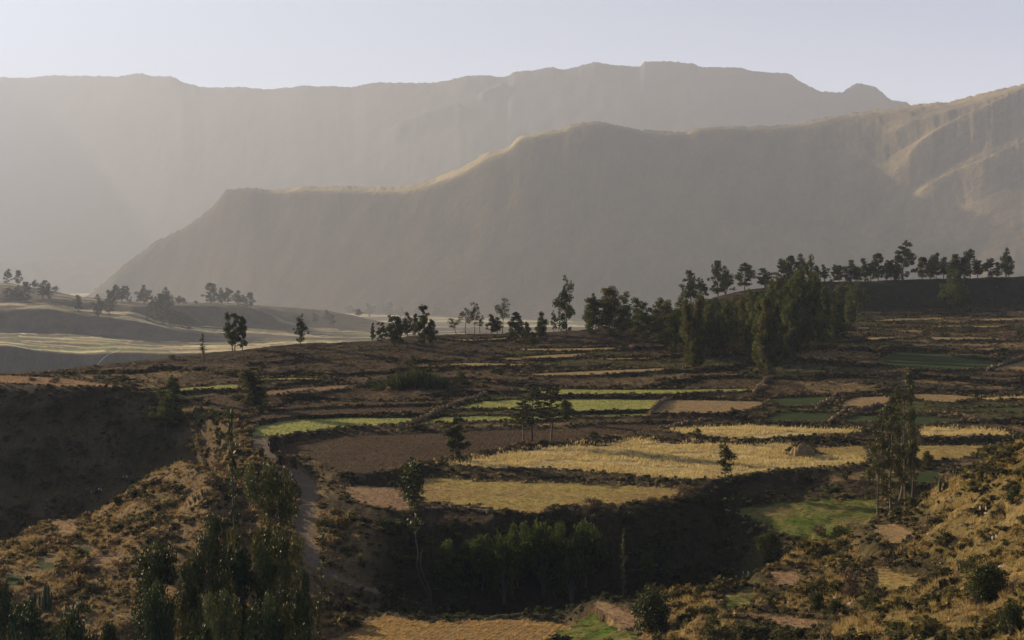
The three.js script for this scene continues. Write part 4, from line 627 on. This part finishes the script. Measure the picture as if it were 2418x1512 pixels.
B1(1086, 908, 46, 42, 'dark bush just right of the reed thicket'); B1(975, 872, 26, 38, 'upright bush behind the reed thicket'); B1(1180, 905, 50, 16, 'dark scrubby bush on the bank right of the reed thicket', 'brown'); B1(500, 990, 66, 30, 'green bush at the top of the brushy spur'); B1(470, 1008, 50, 26, 'second green bush at the top of the brushy spur, nearer the ravine'); B1(540, 985, 40, 30, 'green bush beside the plateau corner tree'); B1(130, 905, 36, 18, 'brown bush on the rim of the dark ravine', 'brown'); B1(75, 900, 30, 12, 'low brown bush on the rim of the dark ravine at left', 'brown'); B1(405, 848, 26, 14, 'brown bush on the far rim left of the slender tree', 'brown'); B1(2000, 905, 12, 8, 'tiny bush on a dark terrace behind the poplar tops');
B1(2300, 1116, 50, 24, 'dark bush below the straw field at right'); B1(1935, 1265, 44, 32, 'reddish dry bush left of the dense bushy tree', 'brown'); B1(1400, 1200, 60, 30, 'dry bush on the rim over the gully trees', 'brown'); B1(1535, 1192, 44, 24, 'dry bush on the gully rim near the wheat bank', 'brown'); B1(1615, 1182, 60, 44, 'dry brown bush at the right end of the gully rim', 'brown'); B1(1930, 1440, 44, 46, 'green bush between the mounds at lower right', 'big'); B1(1970, 1450, 40, 40, 'green bush in front of the shaded hollow at lower right', 'big'); B1(2010, 1418, 52, 90, 'tall dry brown bush on the yellow mounds', 'brown');
for (const [px, py, w, h, l] of [[1690, 1500, 70, 60, 'dark scrub bush at the bottom edge below the straw knoll'], [1760, 1512, 80, 50, 'olive scrub bush at the bottom edge, third from the big round bush'], [1850, 1520, 90, 50, 'low dark bush at the bottom edge under the brown ledge'], [2060, 1440, 60, 50, 'prickly dark bush at the right of the shaded hollow'], [2230, 1290, 60, 46, 'dark bush in the middle of the golden right slope'], [2330, 1420, 120, 100, 'largest dark bush on the golden right slope'], [2290, 1345, 60, 40, 'green bush on the golden right slope above the largest one'], [2390, 1190, 50, 50, 'dark hollow bush near the right edge on the golden slope'], [2390, 1500, 80, 90, 'green grassy bush in the bottom right corner'], [2120, 1500, 70, 40, 'brown bush at the bottom edge right of the dead tree'], [2150, 1105, 26, 16, 'bush at the top of the golden slope']]) B1(px, py, w, h, l, h > 60 ? 'big' : 'bush');
// --- reed thicket
{
  reseed(555); const q = hit(960, 915), pos = [], col = [];
  for (let i = 0; i < 2600; i++) {
    const px = 878 + 176 * rnd(), g = atDepth(px + rr(-3, 3), q.d + rr(-5, 7)), env = Math.sin(Math.PI * clamp((px - 872) / 190)) ** 0.45 * (0.72 + 0.28 * n2(px / 9, 2)), tall = px2m(lerp(30, 58, smooth(880, 980, px)) * env * rr(0.45, 1.1), q.d), lx = rr(-0.8, 0.8), lz = rr(-0.8, 0.8), w = rr(0.05, 0.13), a = rnd() * T2, v = rr(0.6, 1.3), c = mix3([0.035, 0.05, 0.014], [0.15, 0.145, 0.045], rnd() * rnd());
    const x = g.x - q.x, y = g.y - q.y, z = g.z - q.z, dx = w * Math.cos(a), dz = w * Math.sin(a);
    pos.push(x - dx, y, z - dz, x + dx, y, z + dz, x + lx, y + tall, z + lz, x + lx * 0.4 - dx * 3, y + tall * 0.6, z + lz * 0.4, x + lx * 0.4 + dx * 3, y + tall * 0.55, z + lz * 0.4 + dz, x + lx * 0.5, y + tall * 0.85, z + lz * 0.5); for (let k = 0; k < 6; k++) col.push(c[0] * v, c[1] * v, c[2] * v);
  }
  const g = new THREE.BufferGeometry(); g.setAttribute('position', new THREE.Float32BufferAttribute(pos, 3)); g.setAttribute('color', new THREE.Float32BufferAttribute(col, 3));
  const m = new THREE.Mesh(g, leafMat); m.name = 'reed_thicket'; m.position.set(q.x, q.y, q.z); m.castShadow = m.receiveShadow = true; scene.add(m); tag(m, 'dark green thicket of tall upright reeds on the middle terraces', 'reeds');
}
// --- dry stone walls between the fields
function wall(fr, pts, label, h = 0.75) {
  const path = pts.map((p) => hit(...FR[fr](p))), o = path[0], geos = []; reseed(Math.round(o.x * 10) + 3000);
  const block = (x, y, z, s, sy) => { const g = new THREE.BoxGeometry(s, sy, s * rr(0.7, 1.1), 1, 1, 1), p = g.attributes.position; for (let i = 0; i < p.count; i++) { const k = Math.sin(p.getX(i) * 91 + p.getY(i) * 57 + p.getZ(i) * 33 + x) * 0.12; p.setXYZ(i, p.getX(i) * (1 + k), p.getY(i) * (1 - k), p.getZ(i) * (1 + k * 0.7)); } g.rotateY(rnd() * 3); g.rotateZ(rr(-0.2, 0.2)); g.translate(x, y, z); geos.push(g); };
  for (let i = 0; i < path.length - 1; i++) {
    const a = path[i], b = path[i + 1], L = Math.hypot(b.x - a.x, b.z - a.z), n = Math.ceil(L / 0.45);
    for (let k = 0; k < n; k++) { const t = k / n, x = lerp(a.x, b.x, t) + rr(-0.15, 0.15), z = lerp(a.z, b.z, t) + rr(-0.15, 0.15), y = groundAt(x, z), top = h * 0.62 * rr(0.5, 1.3) * (n2(x / 4, z / 4) < -0.45 ? 0.3 : 1); for (let c = 0; c < top; c += 0.32) block(x + rr(-0.12, 0.12) - o.x, y + c + 0.08 - o.y, z + rr(-0.2, 0.2) - o.z, rr(0.28, 0.62), rr(0.2, 0.42)); }
  }
  const m = new THREE.Mesh(mergeGeometries(geos), stoneMat); m.name = numbered('stone_wall'); m.position.set(o.x, o.y, o.z); m.castShadow = m.receiveShadow = true; scene.add(m); tag(m, label, 'wall');
}
wall(2, [[470, 1252], [560, 1215], [700, 1150], [850, 1090], [980, 1045], [1030, 1015]], 'long diagonal stone wall between the ploughed terraces and the green fields', 1.0);
wall('B', [[1510, 555], [1570, 480], [1640, 430], [1720, 380]], 'short diagonal stone wall between the green rows and the pinkish tan field', 1.1);
wall(3, [[950, 1282], [1010, 1245], [1080, 1195], [1130, 1180]], 'low stone wall along the right side of the upper dark green field', 0.9);
wall(3, [[1035, 1396], [1080, 1350], [1150, 1295], [1260, 1290], [1400, 1262]], 'stone wall rising from the lower dark green field to the small tan field', 0.9);
wall(3, [[2160, 1012], [2240, 985], [2330, 950], [2418, 915], [2520, 890]], 'stone wall climbing to the right edge beside the dark pasture', 0.9);
wall(3, [[500, 1190], [540, 1140], [600, 1080], [640, 1055]], 'stony overgrown wall at the corner in the middle of the terraces', 1.1);
wall(3, [[1750, 1310], [1900, 1320], [2020, 1345], [2100, 1365], [2230, 1380]], 'tumbled stone wall behind the tall poplars on the right', 0.7);
wall('B', [[1600, 690], [1760, 660], [1900, 628], [2050, 600]], 'thin stone wall at the right tip of the ploughed field', 0.8);
wall('A', [[70, 605], [130, 565], [205, 530], [190, 505]], 'low sunlit stone wall round the left end of the left green field', 0.7);
wall(1, [[2040, 1025], [2150, 1012], [2230, 1005]], 'heap of stones along the pinkish stony field', 0.8);
wall(5, [[600, 577], [760, 572], [960, 590], [1055, 608]], 'sunlit earth lip at the left edge of the stubble field over the gully', 0.5);
// --- earth mound with a pale sunlit side
function mound(px, py, w, h, label, color, s) {
  const q = hit(px, py), R = px2m(w, q.d) / 2, Y = px2m(h, q.d), g = new THREE.SphereGeometry(1, 40, 20, 0, T2, 0, Math.PI / 2), p = g.attributes.position, c = [];
  for (let i = 0; i < p.count; i++) { const x = p.getX(i), y = p.getY(i), z = p.getZ(i), k = 1 + 0.22 * fbm(x * 1.6 + s, z * 1.6 + y, 4); p.setXYZ(i, x * R * k, y * Y * (k + 0.12 * fbm(x * 4, z * 4 + s, 2)) - 0.15, z * R * 0.8 * k); const v = rr(0.8, 1.2); c.push(color[0] * v, color[1] * v, color[2] * v); }
  g.setAttribute('color', new THREE.Float32BufferAttribute(c, 3)); g.computeVertexNormals(); const m = new THREE.Mesh(g, M.grass); m.name = numbered('earth_mound'); m.position.set(q.x, q.y, q.z); m.castShadow = m.receiveShadow = true; scene.add(m); tag(m, label, 'mound');
}
mound(1895, 1078, 58, 28, 'pale earth mound at the right end of the large wheat field', [0.31, 0.215, 0.11], 1);
// --- cacti, white plumes, dead wood, fence posts
function cactus(px, py, h, label, s, d) {
  const q = d ? atDepth(px, d) : hit(px, py); reseed(s + 700); const g = [];
  for (let i = 0; i < 6; i++) { const x = rr(-0.5, 0.5), z = rr(-0.4, 0.4), t = px2m(h, q.d) * rr(0.5, 1.05), r = rr(0.10, 0.15), pts = []; for (let k = 0; k <= 8; k++) pts.push(new THREE.Vector2(r * (k === 8 ? 0.02 : k === 7 ? 0.7 : 1 - 0.12 * Math.sin(k)), t * k / 8)); const c = new THREE.LatheGeometry(pts, 16), p = c.attributes.position; for (let k = 0; k < p.count; k++) { const a = Math.atan2(p.getZ(k), p.getX(k)), f = 1 + 0.16 * Math.cos(a * 8); p.setX(k, p.getX(k) * f); p.setZ(k, p.getZ(k) * f); } c.computeVertexNormals(); c.rotateZ(rr(-0.07, 0.07)); c.translate(x, -0.1, z); g.push(c); }
  const o = new THREE.Group(); o.name = numbered('cactus'); o.position.set(q.x, q.y, q.z); for (const c of g) part('column', c, cactusMat, o); scene.add(o); tag(o, label, 'cactus');
}
cactus(112, 1442, 74, 'clump of tall column cacti at lower left', 1); cactus(80, 1440, 46, 'shorter column cacti left of the tall clump', 2); cactus(2322, 1086, 24, 'cactus clump on the crest of the golden right slope', 3); cactus(2393, 1042, 30, 'cactus clump at the right edge on top of the slope', 4); cactus(2228, 1160, 34, 'dark cactus clump at the left foot of the slope crest', 5); cactus(2262, 1128, 26, 'cactus clump halfway up the crest of the right slope', 6);
const plumeMat = new THREE.MeshPhysicalMaterial({ color: new THREE.Color().setRGB(0.8, 0.74, 0.64), roughness: 0.95, transmission: 0.35, thickness: 0, side: THREE.DoubleSide });
function plumes(list, label, group) {
  for (const [px, py, n, own] of list) {
    const q = hit(px, py); reseed(Math.round(px)); const g = [], b = [], o = new THREE.Group(); o.name = numbered('pampas_grass'); o.position.set(q.x, q.y - 0.05, q.z);
    for (let i = 0; i < 16; i++) { const a = rnd() * T2; b.push(tube([V(0, 0, 0), V(0.2 * Math.cos(a), 0.35, 0.2 * Math.sin(a)), V(0.5 * Math.cos(a), 0.3, 0.5 * Math.sin(a))], 0.02, 0.004, 3)); }
    part('blades', mergeGeometries(b), cactusMat, o);
    for (let i = 0; i < n; i++) { const x = rr(-0.45, 0.45), z = rr(-0.3, 0.3), y = rr(0.5, 0.75); const s = new THREE.SphereGeometry(1, 7, 7); s.scale(0.06, 0.2, 0.06); s.rotateZ(rr(-0.25, 0.25)); s.translate(x, y + 0.2, z); part('plume', s, plumeMat, o); part('stalk', tube([V(x * 0.4, 0, z * 0.4), V(x, y, z)], 0.012, 0.008, 4), cactusMat, o); }
    scene.add(o); tag(o, own || label, 'pampas grass', own ? undefined : group);
  }
}
plumes([[1737, 1376, 1, 'single white grass plume left of the small plume group at the shade edge'], [1762, 1368, 4, 'group of four white grass plumes at the edge of the shaded gully']]);
plumes([[296, 1135, 3], [234, 1165, 3], [220, 1170, 2], [676, 1208, 4], [402, 1382, 4], [560, 1060, 2]], 'white plumed grass tuft on the brushy left slope', 'white plumed tufts on the left slope');
plumes([[2288, 1220, 1], [2322, 1222, 2], [2346, 1288, 2]], 'white plumed grass tuft on the golden right slope', 'white plumed tufts on the right slope');
function deadTree(px, d, h, label, s, mat) {
  const q = atDepth(px, d); reseed(s + 800); const g = [], grow = (p, dir, L, r, n) => { const e = p.clone().addScaledVector(dir, L), m = p.clone().lerp(e, 0.5).add(V(rr(-0.06, 0.06) * L, 0, rr(-0.06, 0.06) * L)); g.push(tube([p, m, e], r, r * 0.6, 5)); if (n) for (let k = 0; k < 3; k++) grow(p.clone().lerp(e, rr(0.55, 1)), dir.clone().add(V(rr(-0.8, 0.8), rr(-0.1, 0.5), rr(-0.8, 0.8))).normalize(), L * rr(0.5, 0.75), r * 0.55, n - 1); };
  const H0 = px2m(h, d); for (let k = 0; k < 3; k++) grow(V(rr(-0.2, 0.2), 0, 0), V(rr(-0.35, 0.35), 1, rr(-0.2, 0.2)).normalize(), H0 * 0.45, 0.07, 3);
  const m = new THREE.Mesh(mergeGeometries(g), mat); m.name = numbered('dead_tree'); m.position.set(q.x, q.y - 0.1, q.z); m.castShadow = m.receiveShadow = true; scene.add(m); tag(m, label, 'dead tree');
}
deadTree(1950, 128, 75, 'bare dark dead tree at the bottom edge below the shaded hollow', 1, barkMat);
deadTree(2272, 138, 52, 'small bleached dead tree on the golden right slope', 2, paleBark);
deadTree(2310, 118, 46, 'pale dead branches beside the largest dark bush on the right slope', 3, paleBark);
deadTree(2180, 160, 34, 'twiggy bare shrub at the top of the golden slope near the tall trees', 4, barkMat);
for (const [px, py, which] of [[832, 1407, 'leftmost'], [898, 1418, 'second from the left'], [953, 1426, 'third from the left'], [1007, 1437, 'rightmost']]) {
  const q = hit(px, py), o = new THREE.Mesh(tube([V(0, -0.2, 0), V(0.02, 0.5, 0), V(0.05, 1.15, 0.02)], 0.06, 0.05, 6), barkMat); o.name = numbered('fence_post'); o.position.set(q.x, q.y, q.z); o.castShadow = true; scene.add(o);
  tag(o, `wooden fence post on the outer edge of the dirt road, ${which}`, 'post', 'fence posts along the dirt road');
}
// ------------------------------------------------------------------ what nobody could count: scrub, dry grass, wheat
function cellInfo(x, z) {
  const d = -z, c = clamp(W / 2 + F * x / d, C0, C1 - 1), i = Math.round((c - C0) / CS), b = base[i]; let lo = 0, hi = NR - 1; while (hi - lo > 1) { const m = (lo + hi) >> 1; if (GD[i * NR + m] <= d) lo = m; else hi = m; }
  return { c, d, s: rows[lo], f: GF[i * NR + lo], near: GN[i * NR + lo], tr: TR[i * NR + lo], y: groundAt(x, z) };
}
const tuft = (n, spread, s) => { reseed(s); const pos = []; for (let i = 0; i < n; i++) { const a = rnd() * T2, r = rnd() * 0.25, x = r * Math.cos(a), z = r * Math.sin(a), b = rnd() * T2, w = rr(0.03, 0.06), h = rr(0.6, 1.1), l = spread * rr(0.3, 1); pos.push(x - w * Math.cos(b), -0.05, z - w * Math.sin(b), x + w * Math.cos(b), -0.05, z + w * Math.sin(b), x + l * Math.cos(a), h, z + l * Math.sin(a)); } const g = new THREE.BufferGeometry(); g.setAttribute('position', new THREE.Float32BufferAttribute(pos, 3)); return g; };
const clumpGeo = (s, n, leaf) => { reseed(s); const cl = []; for (let i = 0; i < 7; i++) { const a = i * 2.4, r = rr(0.1, 0.34); cl.push([r * Math.cos(a), rr(0.15, 0.55), r * Math.sin(a), 0.24, 0.22, 0.24, Math.round(n / 7)]); } const g = leaves(cl, leaf, [[0.85, 0.85, 0.85], [1, 1, 1]], { droop: -0.3, thin: 0.5 }); return g; };
const white = new THREE.MeshPhysicalMaterial({ color: 0xffffff, roughness: 1, specularIntensity: 0.1, transmission: 0.3, thickness: 0, side: THREE.DoubleSide }), scrubMat = new THREE.MeshPhysicalMaterial({ color: 0xffffff, vertexColors: true, roughness: 1, specularIntensity: 0.1, transmission: 0.22, thickness: 0, side: THREE.DoubleSide });
const KINDS = { scrubA: [clumpGeo(1, 110, 0.26), scrubMat, 'low_scrub', 'low scrub covering the slopes and field banks'], scrubB: [clumpGeo(2, 90, 0.3), scrubMat, 'dry_scrub', 'dry brown scrub scattered over the slopes'], grass: [tuft(16, 0.45, 3), white, 'dry_grass', 'dry bunch grass on slopes and stubble'], stone: [(() => { const g = new THREE.IcosahedronGeometry(0.7, 1), p = g.attributes.position; for (let i = 0; i < p.count; i++) { const k = 1 + 0.28 * Math.sin(p.getX(i) * 5 + p.getY(i) * 7 + p.getZ(i) * 3); p.setXYZ(i, p.getX(i) * k, p.getY(i) * k, p.getZ(i) * k); } g.deleteAttribute('normal'); return g; })(), std({ color: 0xffffff }), 'loose_stones', 'loose stones scattered over the dry slopes'], wheat: [tuft(14, 0.18, 4), white, 'wheat_stalks', 'standing ripe wheat stalks'] };
const inst = Object.fromEntries(Object.keys(KINDS).map((k) => [k, []]));
const put = (k, x, y, z, w, h, c) => { const v = rr(0.75, 1.25); inst[k].push([x, y, z, w * rr(0.8, 1.25), h, rnd() * T2, c[0] * v, c[1] * v, c[2] * v]); };
reseed(4242);
const area = (d0, d1) => (d1 * d1 - d0 * d0) / 2 * (C1 - C0 - 240) / F;
const GOLD = [0.30, 0.225, 0.08], ROSE = [0.27, 0.17, 0.09], OLV = [0.10, 0.085, 0.03], DRK = [0.045, 0.046, 0.02], TAN = [0.33, 0.24, 0.11];
const sizeNoise = (x, z) => 0.75 + 0.5 * n2(x / 7, z / 7);
for (const [d0, d1, per] of [[96, 200, 4.5], [200, 300, 6], [300, 480, 2], [480, 700, 0.8]]) for (let i = area(d0, d1) * per; i > 0; i--) {
  const d = Math.sqrt(lerp(d0 * d0, d1 * d1, rnd())), px = lerp(C0 + 120, C1 - 120, rnd()), x = (px - W / 2) / F * d, z = -d, u = rnd(), q = cellInfo(x, z), { c, s, f, y } = q, p = 1 / per;
  if (f === plots.length) continue;
  const t = f >= 0 ? plots[f].type : '', pt = fbm(x / 8, z / 8, 3);
  if (t === 'wheat') { const worn = n2(x / 13, z / 9) + 0.5 * pt; if (u < (worn > 0.45 ? 2 : 6) * p) put('wheat', x, y, z, 0.3, worn > 0.45 ? rr(0.12, 0.3) : rr(0.3, 0.62), mix3([0.58, 0.46, 0.22], worn > 0.3 ? [0.33, 0.235, 0.12] : [0.47, 0.36, 0.15], clamp(0.5 + 1.2 * pt + 0.3 * n2(x, z)))); continue; }
  if (t === 'stubble' || t === 'straw' || t === 'rose') { if (u < 1.5 * p) put('grass', x, y, z, 0.5, rr(0.15, 0.35), t === 'rose' ? [0.30, 0.19, 0.11] : t === 'straw' ? [0.46, 0.30, 0.11] : [0.36, 0.27, 0.11]); continue; }
  if (t === 'meadow') { if (u < 1.6 * p) put('grass', x, y, z, 0.6, rr(0.12, 0.3), pt > 0.05 ? [0.3, 0.21, 0.09] : [0.13, 0.17, 0.035]); continue; }
  if (t === 'strip' || t === 'tan') { if (u < 0.25 * p) put('grass', x, y, z, 0.5, 0.25, TAN); continue; }
  if (t === 'brown') { if (u < 1.4 * p) put('grass', x, y, z, 0.5, rr(0.06, 0.2), mix3([0.07, 0.045, 0.028], [0.26, 0.18, 0.10], rnd() * rnd())); continue; }
  if (t === 'green') { if (u < 1.2 * p) put('grass', x, y, z, 0.5, rr(0.1, 0.22), mix3([0.16, 0.19, 0.03], [0.30, 0.27, 0.07], rnd())); continue; }
  if (t) continue;
  const k = sizeNoise(x, z) * (rnd() < 0.14 ? 1.9 : 1), left = c < 850 && (s < 3.05 || (c > 450 && s < 6)), right = c > 1520 && s < 3.6;
  if ((s > 5.7 || c > 1700) && !left && q.near < 2.0) { if (u < 0.9 * p) put(rnd() < 0.7 ? 'scrubA' : 'scrubB', x, y, z, rr(0.4, 1.0), rr(0.25, 0.6) * (1 + 0.5 * n2(x / 5, z / 5)), rnd() < 0.75 ? mix3(DRK, [0.075, 0.06, 0.028], rnd()) : mix3(ROSE, TAN, rnd())); else if (u < 1.6 * p) put('grass', x, y, z, 0.6, rr(0.25, 0.6), mix3([0.09, 0.07, 0.03], TAN, rnd() * rnd())); continue; }
  if ((left || right) && u > 1 - 0.07 * p) { put('stone', x, y - 0.05, z, rr(0.15, 0.5) * (rnd() < 0.1 ? 2 : 1), rr(0.12, 0.35), mix3([0.2, 0.15, 0.1], [0.34, 0.27, 0.19], rnd())); continue; }
  if ((left || right) && n2(x / 5.5 + 70, z / 5.5) + 0.5 * n2(x / 2, z / 2) > 0.45) continue;
  if (left) { if (u < (pt > 0 ? 1.0 : 0.4) * (s > 3 && c < 600 ? 2.4 : 1) * p) put(rnd() < 0.5 ? 'scrubA' : 'scrubB', x, y, z, rr(0.6, 1.7) * k, rr(0.45, 1.25) * k, mix3(pt > 0 ? OLV : ROSE, rnd() < 0.35 ? DRK : [0.22, 0.15, 0.06], rnd())); else if (u < 2.6 * p) put('grass', x, y, z, rr(0.5, 0.9), rr(0.3, 0.75), mix3(ROSE, GOLD, rnd())); }
  else if (right) { if (u < (pt > 0.05 ? 1.2 : 0.32) * p) put(rnd() < 0.6 ? 'scrubA' : 'scrubB', x, y, z, rr(0.6, 1.7) * k, rr(0.4, 1.15) * k, mix3(pt > -0.1 ? OLV : [0.19, 0.13, 0.045], rnd() < 0.4 ? [0.17, 0.12, 0.03] : DRK, rnd())); else if (u < 2.6 * p) put('grass', x, y, z, rr(0.5, 1.0), rr(0.25, 0.75), mix3(GOLD, pt > 0.15 ? [0.22, 0.18, 0.05] : [0.31, 0.20, 0.085], rnd())); }
  else if (s < 6) { if (u < (c < 500 ? 0.5 : c < 1720 ? 0.6 : 0.2) * p) put(rnd() < 0.7 ? 'scrubA' : 'scrubB', x, y, z, rr(0.6, 1.6) * k, rr(0.3, 1.0) * k, c < 500 ? mix3(DRK, [0.11, 0.08, 0.035], rnd()) : mix3(DRK, [0.05, 0.065, 0.014], rnd())); else if (u < 0.7 * p) put('grass', x, y, z, 0.6, rr(0.2, 0.4), c > 1700 ? [0.14, 0.12, 0.04] : [0.07, 0.06, 0.03]); }
  else if (s < 9.6) { if (u < (q.tr === -1 ? 0.5 : 0.04) * p) put(rnd() < 0.6 ? 'scrubA' : 'scrubB', x, y, z, rr(0.5, 1.4) * k, rr(0.3, 0.85) * k, mix3(DRK, rnd() < 0.4 ? ROSE : OLV, rnd())); else if (u < 0.5 * p) put('grass', x, y, z, 0.6, rr(0.2, 0.5), mix3([0.075, 0.055, 0.03], [0.24, 0.165, 0.085], rnd() * rnd())); }
}
{
  const m4 = new THREE.Matrix4(), q4 = new THREE.Quaternion(), e = new THREE.Euler(), col = new THREE.Color();
  for (const [k, [geo, mat, name, label]] of Object.entries(KINDS)) {
    const im = new THREE.InstancedMesh(geo, mat, inst[k].length); im.name = name; im.castShadow = im.receiveShadow = true;
    inst[k].forEach(([x, y, z, w, h, r, cr, cg, cb], i) => { m4.compose(V(x, y, z), q4.setFromEuler(e.set(0, r, 0)), V(w, h, w)); im.setMatrixAt(i, m4); im.setColorAt(i, col.setRGB(cr, cg, cb)); });
    im.userData.kind = 'stuff'; im.userData.label = label; scene.add(im);
  }
  console.log(Object.entries(inst).map(([k, v]) => k + ' ' + v.length).join(', '));
}
//@@END
renderer.render(scene, camera);
